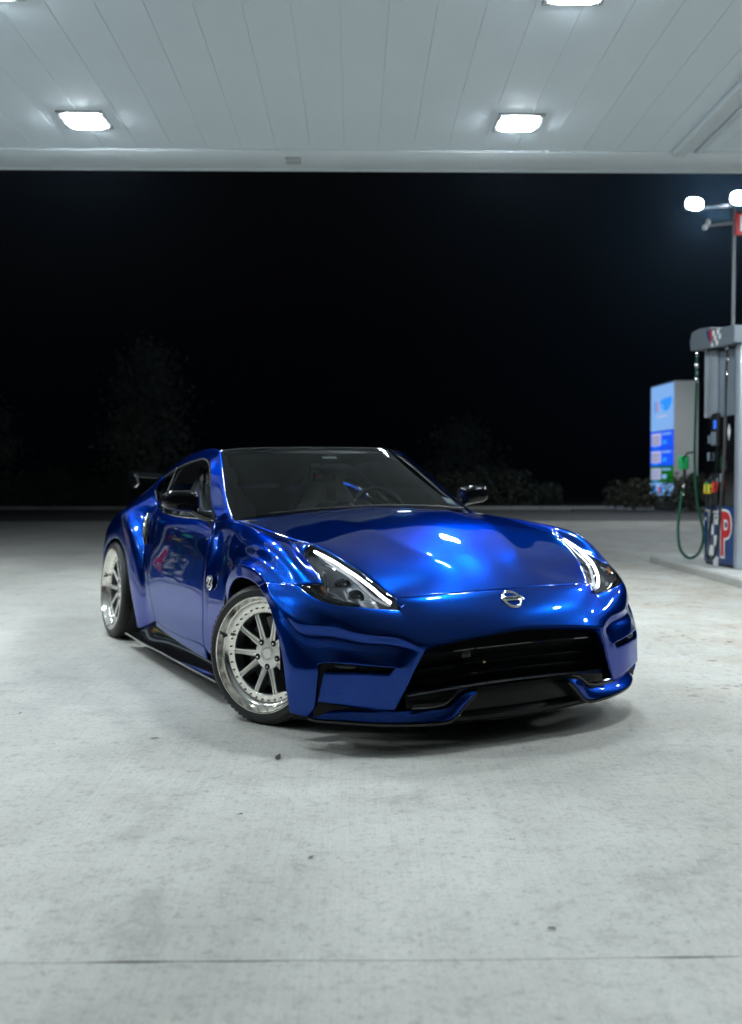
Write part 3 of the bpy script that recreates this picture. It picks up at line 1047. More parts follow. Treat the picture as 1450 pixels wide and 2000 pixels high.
QUART = [  # rings from the rear arch opening outwards
    [(-1.930, .895, .175), (-1.975, .900, .260), (-2.045, .903, .370), (-2.110, .905, .500), (-2.170, .906, .625), (-2.305, .907, .702),
     (-2.460, .907, .724), (-2.640, .906, .697), (-2.810, .904, .625), (-2.900, .900, .500), (-2.950, .890, .360), (-2.980, .880, .230)],
    [(-1.890, .892, .185), (-1.925, .899, .280), (-1.985, .903, .395), (-2.045, .905, .520), (-2.110, .906, .660), (-2.270, .906, .755),
     (-2.460, .906, .780), (-2.670, .904, .750), (-2.860, .900, .660), (-2.960, .893, .520), (-3.020, .880, .370), (-3.050, .865, .240)],
    [(-1.800, .878, .205), (-1.830, .886, .310), (-1.890, .893, .420), (-1.950, .897, .560), (-2.020, .897, .730), (-2.220, .896, .850),
     (-2.450, .892, .862), (-2.720, .886, .800), (-2.920, .880, .690), (-3.030, .872, .540), (-3.090, .860, .380), (-3.120, .845, .250)],
    [(-1.720, .866, .228), (-1.745, .874, .335), (-1.810, .878, .450), (-1.875, .868, .580), (-1.960, .850, .760), (-2.180, .850, .915),
     (-2.430, .866, .905), (-2.740, .858, .836), (-2.970, .845, .740), (-3.100, .830, .600), (-3.170, .810, .420), (-3.200, .800, .280)],
    [DOOR[4][5], DOOR[4][4], DOOR[4][3], DOOR[4][2], DOOR[4][1], DOOR[4][0], (-2.045, .730, 1.041), (-2.440, .745, .995),
     (-2.760, .730, .945), (-3.060, .700, .890), (-3.270, .700, .620), (-3.260, .720, .330)],
]
RAIL_I = [FEND[6][5], (-.737, .698, .990), (-.892, .660, 1.094), (-1.050, .617, 1.200), (-1.155, .587, 1.262), (-1.380, .560, 1.284),
          (-1.600, .548, 1.286), (-1.900, .545, 1.264), (-2.150, .540, 1.230), (-2.400, .535, 1.183), (-2.720, .525, 1.105), (-3.000, .505, 1.030), (-3.200, .490, .970)]
RAIL_O = [FEND[6][6], (-.930, .724, .965), (-1.035, .691, 1.060), (-1.140, .657, 1.155), (-1.215, .636, 1.214), (-1.420, .627, 1.222),
          (-1.650, .622, 1.211), (-1.900, .620, 1.186), (-2.100, .622, 1.155), (-2.240, .645, 1.112), (-2.500, .640, 1.075), (-2.800, .620, 1.010), (-3.080, .600, .950)]
WIND = []
W_LO = [(-.470, 0, .926), (-.475, .20, .926), (-.492, .40, .918), (-.520, .58, .905)]
W_HI = [(-.996, 0, 1.279), (-1.004, .20, 1.278), (-1.031, .40, 1.275), (-1.105, .51, 1.271)]
for i_, t_ in enumerate((0, .30, .56, .81, 1.0)):
    r_ = []
    for p_, q_ in zip(W_LO, W_HI):
        v_ = np.array(p_) * (1 - t_) + np.array(q_) * t_ + np.array([.5, 0, .86]) * .007 * 4 * t_ * (1 - t_)
        r_.append(tuple(np.round(v_, 4)))
    WIND.append(r_ + [RAIL_I[i_]])
ROOF = [
    WIND[4],
    [(-1.26, 0, 1.297), (-1.265, .20, 1.296), (-1.29, .38, 1.292), (-1.34, .49, 1.287), RAIL_I[5]],
    [(-1.60, 0, 1.305), (-1.60, .19, 1.304), (-1.60, .37, 1.300), (-1.60, .475, 1.293), RAIL_I[6]],
    [(-1.90, 0, 1.287), (-1.90, .19, 1.286), (-1.90, .37, 1.281), (-1.90, .47, 1.273), RAIL_I[7]],
    [(-2.15, 0, 1.254), (-2.15, .19, 1.253), (-2.15, .37, 1.248), (-2.15, .465, 1.240), RAIL_I[8]],
    [(-2.40, 0, 1.206), (-2.40, .19, 1.205), (-2.40, .36, 1.200), (-2.40, .46, 1.192), RAIL_I[9]],
    [(-2.74, 0, 1.126), (-2.74, .18, 1.125), (-2.73, .36, 1.120), (-2.725, .45, 1.113), RAIL_I[10]],
    [(-3.04, 0, 1.046), (-3.04, .18, 1.045), (-3.02, .35, 1.041), (-3.01, .43, 1.036), RAIL_I[11]],
    [(-3.27, 0, .985), (-3.26, .18, .984), (-3.24, .35, .980), (-3.22, .42, .976), RAIL_I[12]],
]
TAIL = [
    [ROOF[8][0], ROOF[8][1], ROOF[8][2], ROOF[8][3], ROOF[8][4], RAIL_O[12], QUART[4][9]],
    [(-3.42, 0, .66), (-3.41, .18, .66), (-3.385, .35, .655), (-3.365, .44, .65), (-3.345, .53, .645), (-3.315, .62, .635), QUART[4][10]],
    [(-3.38, 0, .33), (-3.375, .18, .33), (-3.355, .35, .33), (-3.34, .45, .33), (-3.32, .55, .33), (-3.30, .64, .33), QUART[4][11]],
]

P_HOOD, P_FEND, P_BUMP, P_DOOR, P_QUART, P_RAIL, P_LENS, P_SILL, P_WIND, P_ROOF, P_HATCH, P_TAIL = range(12)


def car_shell():
    key, V, F, pid = {}, [], [], []

    def vid(p, s):
        p = (p[0], p[1] * s + 0.0, p[2])
        k = (round(p[0], 4), round(p[1], 4), round(p[2], 4))
        if k not in key:
            key[k] = len(V)
            V.append(p)
        return key[k]

    creases, corners = [], []
    for s in (-1, 1):
        def quad(ps, panel):
            ids = [vid(p, s) for p in ps]
            F.append(ids if s < 0 else ids[::-1])
            pid.append(panel)

        def grid(G, panel, skip=lambda i, j: False):
            for i in range(len(G) - 1):
                for j in range(len(G[0]) - 1):
                    q = [G[i][j], G[i + 1][j], G[i + 1][j + 1], G[i][j + 1]]
                    if any(p is None for p in q) or skip(i, j):
                        continue
                    quad(q, panel(i, j) if callable(panel) else panel)

        def crease(ps, w):
            for a, b in zip(ps, ps[1:]):
                creases.append((vid(a, s), vid(b, s), w))

        grid(HOOD, P_HOOD)
        grid([r[::-1] for r in FEND], P_FEND)
        # no faces where the lamp, the corner slot and the black strip are
        grid([r[::-1] for r in BUMP], P_BUMP, lambda i, j: (i == 0 and j == 6) or (i == 6 and 10 - j in (5, 6, 7)) or (i == 7 and 10 - j == 7))
        B0 = BUMP[0]
        quad([HOOD[0][4], BUMP[1][4], BUMP[1][5], B0[5]][::-1], P_BUMP)
        d, e, f, k0 = B0[5], B0[6], B0[7], B0[8]
        N, U = FEND[4][0], FEND[5][0]
        H = [HOOD[i][4] for i in range(6)]
        for q in ([d, e, H[1], H[0]], [e, LENS_M, H[2], H[1]], [e, f, N, LENS_M], [f, k0, N], [LENS_M, N, H[3], H[2]], [N, U, H[4], H[3]], [U, H[5], H[4]]):
            quad(q[::-1], P_LENS)
        grid([[DOOR[c][r] for c in range(5)][::-1] for r in range(7)], lambda i, j: P_SILL if i == 5 else P_DOOR)
        grid([r[::-1] for r in QUART], P_QUART)
        for i in range(9):
            quad([RAIL_I[i], RAIL_O[i], RAIL_O[i + 1], RAIL_I[i + 1]][::-1], P_RAIL)
        RO = [QUART[4][6], RAIL_O[9], RAIL_O[10], RAIL_O[11], RAIL_O[12]]
        Q4 = [QUART[4][j] for j in (6, 7, 8, 9)]
        quad([Q4[0], RAIL_O[9], RAIL_O[10], Q4[1]], P_QUART)
        quad([Q4[1], RAIL_O[10], RAIL_O[11], Q4[2]], P_QUART)
        quad([Q4[2], RAIL_O[11], RAIL_O[12], Q4[3]], P_QUART)
        for i in (9, 10, 11):
            quad([RAIL_O[i], RAIL_I[i], RAIL_I[i + 1], RAIL_O[i + 1]], P_QUART)
        grid(WIND, P_WIND)
        grid(ROOF, lambda i, j: P_ROOF if i < 4 else P_HATCH)
        grid(TAIL, P_TAIL)
        # character lines
        crease([HOOD[i][2] for i in range(2, 10)], 0.85)
        crease(RAIL_I[:5], 0.8)
        crease(RAIL_I[4:10], 0.5)
        crease(WIND[4], 0.9)
        crease(FEND[1][:9], 0.55)
        crease([BUMP[i][10] for i in range(0, 5)], 0.55)
        crease(BUMP[3][5:9], 0.8)
        crease(BUMP[5][6:9], 0.8)
        crease([BUMP[i][8] for i in (5, 6, 7, 8)], 0.8)
        crease([FEND[6][9]] + [DOOR[c][3] for c in range(1, 4)], 0.35)
        crease([BUMP[3][j] for j in range(0, 5)], 0.6)
        crease([BUMP[i][4] for i in range(3, 9)], 0.5)
        for p in (BUMP[6][5], BUMP[7][5], BUMP[7][7], BUMP[7][8], BUMP[8][7], BUMP[8][8], BUMP[8][4], FEND[3][0], BUMP[0][5], HOOD[5][4], HOOD[0][4]):
            corners.append(vid(p, s))
    bm = bmesh.new()      # one consistent winding for the whole cage
    bv = [bm.verts.new(p) for p in V]
    for f in F:
        bm.faces.new([bv[i] for i in f])
    bm.verts.index_update()
    bmesh.ops.recalc_face_normals(bm, faces=bm.faces)
    bm.faces.ensure_lookup_table()
    F = [[v.index for v in f.verts] for f in bm.faces]
    bm.free()
    return np.array(V), F, pid, creases, corners


def subdivide(V, F, pid, creases, corners, level=3, fit=4):
    me = bpy.data.meshes.new('cage')
    me.from_pydata(V.tolist(), [], F)
    me.update()
    me.polygons.foreach_set('material_index', pid)
    for i in range(max(pid) + 1):
        me.materials.append(None)
    idx = {tuple(sorted(e.vertices)): e.index for e in me.edges}
    att = me.attributes.new('crease_edge', 'FLOAT', 'EDGE')
    for a, b, w in creases:
        k = tuple(sorted((a, b)))
        if k in idx:
            att.data[idx[k]].value = w
    cv = me.attributes.new('crease_vert', 'FLOAT', 'POINT')
    for i in corners:
        cv.data[i].value = 0.9
    o = bpy.data.objects.new('cage', me)
    C.objects.link(o)
    md = o.modifiers.new('s', 'SUBSURF')
    md.levels = md.render_levels = level
    md.boundary_smooth = 'PRESERVE_CORNERS'
    cage = V.copy()
    n = len(V)
    for it in range(fit + 1):
        me.vertices.foreach_set('co', cage.ravel())
        me.update()
        dg = bpy.context.evaluated_depsgraph_get()
        dg.update()
        ev = o.evaluated_get(dg)
        em = ev.to_mesh()
        co = np.empty(len(em.vertices) * 3)
        em.vertices.foreach_get('co', co)
        co = co.reshape(-1, 3)
        if it < fit:
            cage += (V - co[:n]) * 0.75
            cage[np.abs(V[:, 1]) < 1e-6, 1] = 0
        else:
            faces = [tuple(p.vertices) for p in em.polygons]
            mi = np.array([p.material_index for p in em.polygons])
        ev.to_mesh_clear()
    bpy.data.objects.remove(o)
    bpy.data.meshes.remove(me)
    return co, faces, mi


def panel_mesh(co, faces, name, m, parent, gap=0.0016, soft=0.0025, depth=0.018, hem=True):
    """one sheet-metal panel: its own faces, a softly rolled edge and a flange turned inwards"""
    # faces must look away from the middle of the car
    w = 0.0
    for f in faces:
        p = co[list(f)]
        c = p.mean(0)
        w += np.dot(np.cross(p[2] - p[0], p[-1] - p[1]), c - np.array([min(.3, max(-2.6, c[0])), 0, .55]))
    if w < 0:
        faces = [tuple(f)[::-1] for f in faces]
    used = sorted({i for f in faces for i in f})
    ix = {v: i for i, v in enumerate(used)}
    P = co[used].copy()
    Fs = [[ix[i] for i in f] for f in faces]
    N = np.zeros_like(P)
    ed = {}
    for f in Fs:
        p = P[f]
        n = np.cross(p[2] - p[0], p[-1] - p[1])
        for k, i in enumerate(f):
            N[i] += n
            e = (i, f[(k + 1) % len(f)])
            ed[e] = n / (np.linalg.norm(n) + 1e-12)
    N /= np.linalg.norm(N, axis=1)[:, None] + 1e-12
    bnd = [(e, n) for e, n in ed.items() if (e[1], e[0]) not in ed]
    T = {}
    for (a, b), n in bnd:
        t = np.cross(n, P[b] - P[a])
        t /= np.linalg.norm(t) + 1e-12
        for i in (a, b):
            T.setdefault(i, []).append(t)
    base = P.copy()
    extra1, extra2 = {}, {}
    out = [p for p in P]
    for i, ts in T.items():
        t = np.mean(ts, axis=0)
        l = np.linalg.norm(t)
        t = t / (l + 1e-9) * min(1.5, 1 / max(l, .5))
        out[i] = base[i] + t * (gap / 2 + soft)
        extra1[i] = len(out)
        out.append(base[i] + t * gap / 2 - N[i] * soft * 0.55)
        extra2[i] = len(out)
        out.append(base[i] + t * gap / 2 - N[i] * depth)
    faces2 = [tuple(f) for f in Fs]
    for (a, b), n in (bnd if hem else ()):
        faces2.append((b, a, extra1[a], extra1[b]))
        faces2.append((extra1[b], extra1[a], extra2[a], extra2[b]))
    return mesh_obj(name, out, faces2, m, parent, True, 60)


SH_V, SH_F, SH_P, SH_C, SH_K = car_shell()
SH_CO, SH_FACES, SH_MI = subdivide(SH_V, SH_F, SH_P, SH_C, SH_K)


def shell_faces(p, side=0):
    r = []
    for i in np.nonzero(SH_MI == p)[0]:
        f = SH_FACES[i]
        y = np.mean([SH_CO[k, 1] for k in f])
        if side == 0 or y * side > 0:
            r.append(f)
    return r


hood = panel_mesh(SH_CO, shell_faces(P_HOOD), 'hood', PAINT, CAR, gap=0.007)
bumper = panel_mesh(SH_CO, shell_faces(P_BUMP), 'front_bumper', PAINT, CAR, depth=0.03)
roof = panel_mesh(SH_CO, shell_faces(P_ROOF), 'roof', GLOSS_BLACK, CAR)
hatch = panel_mesh(SH_CO, shell_faces(P_HATCH), 'hatch', GLOSS_BLACK, CAR)
tail = panel_mesh(SH_CO, shell_faces(P_TAIL), 'rear_bumper', PAINT, CAR)
for s in (-1, 1):
    panel_mesh(SH_CO, shell_faces(P_FEND, s), 'fender', PAINT, CAR)
    door = panel_mesh(SH_CO, shell_faces(P_DOOR, s), 'door', PAINT, CAR)
    panel_mesh(SH_CO, shell_faces(P_QUART, s), 'quarter_panel', PAINT, CAR)
    panel_mesh(SH_CO, shell_faces(P_RAIL, s), 'roof_pillar', PAINT, CAR, gap=0.002)
    panel_mesh(SH_CO, shell_faces(P_SILL, s), 'sill', PAINT, CAR)
windshield = panel_mesh(SH_CO, shell_faces(P_WIND), 'windshield', WINDSHIELD, CAR, gap=0.010, soft=.0, hem=False)


# ------------------------------------------------------------------ the car: lamps
def S(p, s):
    return Vector((p[0], p[1] * s, p[2]))


LED = mat('led_strip', (1, 1, 1), 0.3, emit=(0.86, 0.94, 1.0), emit_s=9)
AMBER = mat('amber_reflector', (0.75, 0.22, 0.02), 0.15, coat=1)
BEZEL = mat('lamp_bezel', (0.075, 0.080, 0.088), 0.35, 0.2, coat=0.5)
LED_PATH = [(.345, .676, .772), (.363, .672, .766), (.477, .65, .736), (.557, .63, .706), (.627, .612, .679), (.700, .582, .637), (.742, .556, .602), (.766, .530, .578)]

for s in (-1, 1):
    fs = shell_faces(P_LENS, s)
    used = sorted({i for f in fs for i in f})
    ix = {v: i for i, v in enumerate(used)}
    P = SH_CO[used]
    cen = P.mean(0)
    cnt = {}
    for f in fs:
        for k in range(len(f)):
            e = (f[k], f[(k + 1) % len(f)])
            cnt[e] = 1
    bnd = [e for e in cnt if (e[1], e[0]) not in cnt]
    d = np.array([-.80, -.42 * s, -.22])
    inner = cen + (P - cen) * .93 + d * .060
    # relief on the floor of the lamp: stepped reflector shelves
    rel = np.sin(P[:, 0] * 60 + P[:, 2] * 90) * .006 + np.sin(P[:, 1] * 120) * .003
    inner = inner + d[None, :] * rel[:, None]
    V = list(P + d * .004) + list(inner)
    n = len(P)
    F = [tuple(ix[i] + n for i in f) for f in fs]
    F += [(ix[b], ix[a], ix[a] + n, ix[b] + n) for a, b in bnd]
    head = mesh_obj('headlight', V, F, BEZEL, CAR, True, 45)
    panel_mesh(SH_CO, fs, 'lamp_lens', LENS, head, gap=.002, depth=.006, soft=.001)
    strip = spline([S(p, s) for p in LED_PATH], 8)
    m = MB()
    r = [0.0062 * min(1, (i + 3) / 10) for i in range(len(strip))]
    m.tube(strip + d * .006, r, 8)
    m.build('led_strip', LED, head)
    for (c, R) in (((.600, .668, .640), .034), ((.668, .640, .600), .030)):
        c = S(c, s) + Vector(d) * .05
        ax = Vector((.86, .34 * s, .06)).normalized()
        M = Matrix.Translation(c) @ ax.to_track_quat('Y', 'Z').to_matrix().to_4x4()
        m = MB()
        m.lathe([(R * 1.18, -.03), (R * 1.18, .012), (R * 1.08, .018), (R * .98, .010), (R * .95, -.01)], 28, M)
        pr = m.build('projector', CHROME, head)
        m = MB()
        m.sphere((0, -.006, 0), (R * .93, R * .6, R * .93), M, 18, 10)
        m.build('projector_glass', mat('projector_glass', (.02, .025, .03), .03, coat=1.0) if s < 0 and R > .032 else bpy.data.materials['projector_glass'], pr)
    # chrome blades between the bowls, amber marker, dark lower shelf
    m = MB()
    for a, b, w in (((.50, .705, .690), (.585, .725, .650), .006), ((.44, .690, .722), (.53, .665, .705), .004), ((.60, .735, .625), (.68, .69, .585), .004),
                    ((.585, .725, .652), (.62, .745, .610), .009)):
        a, b = S(a, s) + Vector(d) * .022, S(b, s) + Vector(d) * .022
        m.tube([a, (a + b) / 2 + Vector((.004, 0, .003)), b], [w * .5, w, w * .4], 6)
    m.build('chrome_blade', CHROME, head)
    m = MB()
    a = S((.592, .752, .640), s) + Vector(d) * .02
    m.tube([a, a + Vector((.030, -.006 * s, -.022))], [.009, .007], 6)
    a = S((.70, .69, .578), s) + Vector(d) * .012
    m.tube([a, a + Vector((.035, -.040 * s, -.006))], [.004, .003], 6)
    m.build('side_marker', AMBER, head)
    m = MB()
    a = [S(p, s) + Vector(d) * .016 for p in ((.575, .790, .633), (.635, .765, .605), (.69, .72, .587), (.735, .655, .575))]
    m.tube(a, [.006, .012, .011, .006], 6)
    m.build('lamp_shelf', GLOSS_BLACK, head)

# ------------------------------------------------------------------ the car: grille, corner slots, splitter
# black backing well behind the openings
m = MB()
ys = np.linspace(-.86, .86, 25)
V, F = [], []
for z in (.10, .30, .50):
    for y in ys:
        V.append((.775 - .38 * max(0, abs(y) - .30) ** 1.5 * 1.6, y, z))
for r in range(2):
    for i in range(24):
        F.append((r * 25 + i, r * 25 + i + 1, (r + 1) * 25 + i + 1, (r + 1) * 25 + i))
mesh_obj('grille_backing', V, F, DARK, CAR)


def slat(name, rows, m, thick=.008, parent=CAR):
    """a strip across the car: rows = list of (x, z) offsets front to back as functions of y"""
    return None


def cross_bar(name, half, xf, zc, prof, m, n=33, ends=None):
    """a bar spanning the opening, its section (dx, dz) swept along y"""
    V, F = [], []
    ys = np.linspace(-half, half, n)
    k = len(prof)
    for y in ys:
        for dx, dz in prof:
            V.append((xf(y) + dx, y, zc(y) + dz))
    for i in range(n - 1):
        for j in range(k):
            l = (j + 1) % k
            F.append((i * k + j, i * k + l, (i + 1) * k + l, (i + 1) * k + j))
    F.append(tuple(range(k)))
    F.append(tuple((n - 1) * k + j for j in range(k - 1, -1, -1)))
    o = mesh_obj(name, V, F, m, CAR, True, 35)
    bm = bmesh.new(); bm.from_mesh(o.data); bmesh.ops.recalc_face_normals(bm, faces=bm.faces); bm.to_mesh(o.data); bm.free()
    return o


nose = lambda y: .905 - .19 * y * y
thin = [(0, 0), (-.006, .006), (-.055, .004), (-.055, -.004), (-.006, -.005)]
# upper closing panel with the number plate holder
cross_bar('upper_grille_bar', .425, lambda y: nose(y) - .035, lambda y: .405 - .07 * y * y, [(0, -.026), (.004, -.020), (-.004, .030), (-.05, .03), (-.05, -.03)], GLOSS_BLACK)
cross_bar('grille_slat', .455, lambda y: nose(y) - .05, lambda y: .318 - .08 * y * y, thin, GLOSS_BLACK)
cross_bar('grille_slat', .475, lambda y: nose(y) - .052, lambda y: .274 - .08 * y * y, thin, GLOSS_BLACK)
cross_bar('grille_slat', .495, lambda y: nose(y) - .03, lambda y: .232 - .10 * y * y, [(0, 0), (-.008, .008), (-.055, .006), (-.055, -.004), (-.006, -.006)], GLOSS_BLACK)
# black lower lip: runs under the opening between the two blue blades and on round the corners
cross_bar('lower_lip', .60, lambda y: .918 - .30 * y * y, lambda y: .100 + .006 * (y / .5) ** 2, [(0, 0), (0, .012), (-.02, .026), (-.16, .030), (-.16, -.012), (-.02, -.014)], NEAR_BLACK)
cross_bar('lower_vent_panel', .50, lambda y: .880 - .25 * y * y, lambda y: .172, [(0, -.045), (.006, 0), (-.002, .05), (-.03, .05), (-.03, -.045)], NEAR_BLACK)
m = MB()
for y in (-.235,):
    m.box((.842, y - .022, .345), (.856, y + .022, .372), bev=.004)
m.build('plate_bracket', SATIN_BLACK, CAR)
m = MB()
M = Matrix.Translation((.872, -.165, .325)) @ Vector((1, -.1, .1)).to_track_quat('Y', 'Z').to_matrix().to_4x4()
m.lathe([(0, .012), (.006, .011), (.009, .006), (.0095, -.03)], 16, M)
m.build('washer_nozzle', mat('brass', (.75, .62, .40), .25, 1.0), CAR)
BLADE_LO = [(.610, .832, .128), (.665, .808, .126), (.745, .732, .126), (.820, .629, .121), (.868, .513, .115), (.893, .420, .112), (.903, .352, .113), (.907, .317, .130), (.913, .280, .168), (.920, .228, .214)]
BLADE_UP = [(.600, .822, .146), (.645, .798, .163), (.735, .716, .164), (.815, .590, .158), (.865, .470, .158), (.892, .388, .157), (.902, .340, .168), (.908, .318, .190), (.913, .294, .208), (.920, .240, .219)]
for s in (-1, 1):
    lo, upp = spline(BLADE_LO, 8), spline(BLADE_UP, 8)
    n = len(lo)
    V, F = [], []
    for i in range(n):
        a, b = lo[i], upp[i]
        mid = (a + b) / 2
        h = b - a
        out = np.array([.012, .006, 0])
        back = np.array([-.05, -.018, .004])
        tp = .25 + .75 * min(1, (n - 1 - i) / 8)
        ring = [a + back * .8 * tp, a + np.array([0, 0, -.002]), a + h * .10 + out * .75, mid + out * .7, b - h * .12 + out * .15, b, b + back * tp]
        V += [S(p, s) for p in ring]
    k = 7
    for i in range(n - 1):
        for j in range(k - 1):
            F.append((i * k + j, i * k + j + 1, (i + 1) * k + j + 1, (i + 1) * k + j))
    F += [tuple(range(k)), tuple((n - 1) * k + j for j in range(k))]
    m = MB(); m.add(V, F)
    bl = m.build('splitter_blade', PAINT, CAR, angle=32)
    # black ledge under the blade and the undertray corner
    m = MB()
    V, F = [], []
    for i in range(0, n, 2):
        a = lo[i]
        V += [S(a + np.array([.004, .004, -.004]), s), S(a + np.array([.002, .002, -.014]), s), S(a + np.array([-.10, -.06, -.010]), s), S(a + np.array([-.08, -.05, .01]), s)]
    q = len(V) // 4
    for i in range(q - 1):
        for j in range(4):
            l = (j + 1) % 4
            F.append((i * 4 + j, i * 4 + l, (i + 1) * 4 + l, (i + 1) * 4 + j))
    m.add(V, F)
    m.build('lower_lip', SATIN_BLACK, CAR)
    # second black spear above the inner end of the blade
    m = MB()
    pts = [S(p, s) for p in ((.876, .505, .178), (.884, .42, .174), (.890, .36, .182), (.895, .33, .204), (.900, .300, .224), (.905, .26, .232))]
    m.tube(pts, [.010, .010, .010, .010, .008, .004], 8)
    m.build('grille_spear', GLOSS_BLACK, CAR)
    # corner slot: dark well with the fog lamp glass, and the blue shelf under it
    m = MB()
    V = [S(p, s) for p in ((.800, .555, .345), (.760, .680, .362), (.695, .780, .372), (.665, .825, .352), (.655, .830, .130), (.690, .770, .150), (.750, .680, .150), (.790, .585, .295))]
    m.add(V, [(0, 1, 6, 7), (1, 2, 5, 6), (2, 3, 4, 5)])
    m.build('slot_backing', DARK, CAR)
    m = MB()
    a, b = S((.768, .690, .338), s), S((.715, .765, .342), s)
    m.tube([a, a * .7 + b * .3, a * .3 + b * .7, b], [.006, .013, .013, .006], 8)
    m.build('fog_lamp', mat('fog_lamp', (.006, .007, .007), .4, 0, coat=1) if s < 0 else bpy.data.materials['fog_lamp'], CAR)
    m = MB()
    pts = spline([S(p, s) for p in ((.690, .786, .198), (.754, .702, .184), (.794, .622, .166), (.818, .564, .155))], 5)
    m.tube(pts, .008, 6)
    m.build('bumper_ledge', PAINT, CAR)

# grille surround: the painted lip rolled into the opening
def lip_strip(outer, inward):
    V, F = [], []
    for p, q in zip(outer, inward):
        p, q = np.array(p), np.array(q)
        V += [p, p * .45 + q * .55 + np.array([.006, 0, 0]), q]
    for i in range(len(outer) - 1):
        for j in range(2):
            F.append((i * 3 + j, i * 3 + j + 1, (i + 1) * 3 + j + 1, (i + 1) * 3 + j))
    return V, F


half_o = [BUMP[3][0], BUMP[3][1], BUMP[3][2], BUMP[3][3], BUMP[3][4], BUMP[4][4], BUMP[5][4], BUMP[6][4], BUMP[7][4], BUMP[8][4]]
half_i = [(.902, 0, .428), (.899, .14, .421), (.890, .265, .409), (.878, .375, .394), (.866, .425, .375), (.860, .438, .350), (.852, .455, .325), (.836, .478, .285), (.824, .502, .232), (.806, .548, .155)]
o_ = [(p[0] - .003, -p[1], p[2]) for p in half_o[:0:-1]] + [(p[0] - .003, p[1], p[2]) for p in half_o]
half_i = [tuple(np.array(o) * .5 + np.array(q) * .5) for o, q in zip(half_o, half_i)]
i_ = [(p[0], -p[1], p[2]) for p in half_i[:0:-1]] + [tuple(p) for p in half_i]
o_, i_ = spline(o_, 5), spline(i_, 5)
V, F = lip_strip(o_, i_)
m = MB(); m.add(V, F)
m.build('grille_surround', PAINT, CAR)

# ------------------------------------------------------------------ the car: emblems
fn = (Vector((.887, 0, .517)) - Vector((.800, 0, .603))).normalized()
nrm = Vector((-fn.z, 0, fn.x))                       # outwards from the nose
nrm = nrm if nrm.x > 0 else -nrm
ME = Matrix.Translation(Vector((.8405, 0, .5615)) + nrm * .007)
xa, za = Vector((0, 1, 0)), nrm
ya = za.cross(xa)
ME = ME @ Matrix(((xa.x, ya.x, za.x, 0), (xa.y, ya.y, za.y, 0), (xa.z, ya.z, za.z, 0), (0, 0, 0, 1)))
m = MB()
ring = [(.0405 + .0065 * math.cos(t), .005 * math.sin(t)) for t in np.linspace(0, 2 * math.pi, 10, endpoint=False)]
m.lathe(ring, 48, ME, 'Z', closed=True)
emb = m.build('emblem', CHROME, CAR)
m = MB(); m.box((-.054, -.0115, -.004), (.054, .0115, .0065), ME, bev=.003)
m.build('emblem_bar', CHROME, emb)
v, f = text_mesh('NISSAN', .0185, .0008, xs=1.22)
m = MB(); m.add(v, f, ME @ Matrix.Translation((0, -.0005, .0072)))
m.build('lettering', mat('emblem_black', (.01, .01, .01), .3), emb, smooth=False)

# oval Z badges ahead of the doors
for s in (-1, 1):
    n_ = Vector((0, s, .02)).normalized()
    xa = Vector((-1, 0, 0)) if s > 0 else Vector((1, 0, 0))
    ya = n_.cross(xa)
    MZ = Matrix.Translation((-.53, s * .8625, .575)) @ Matrix(((xa.x, ya.x, n_.x, 0), (xa.y, ya.y, n_.y, 0), (xa.z, ya.z, n_.z, 0), (0, 0, 0, 1)))
    m = MB()
    n = 36
    V, F = [], []
    for i in range(n):
        a = 2 * math.pi * i / n
        for rr, h in ((1.0, 0), (.98, .006), (.86, .007), (.80, .003)):
            V.append((.045 * rr * math.cos(a), .040 * rr * math.sin(a), h))
    for i in range(n):
        j = (i + 1) % n
        for q in range(3):
            F.append((i * 4 + q, j * 4 + q, j * 4 + q + 1, i * 4 + q + 1))
    m.add(V, F, MZ)
    z = m.build('badge', CHROME, CAR)
    m = MB()
    m.add([(.037 * math.cos(2 * math.pi * i / n), .033 * math.sin(2 * math.pi * i / n), .0028) for i in range(n)], [tuple(range(n))], MZ)
    m.build('badge_field', GLOSS_BLACK, z)
    v, f = text_mesh('Z', .068, .002, shear=.2, xs=1.15)
    m = MB(); m.add(v, f, MZ @ Matrix.Translation((0, 0, .006)))
    m.build('lettering', CHROME, z, smooth=False)


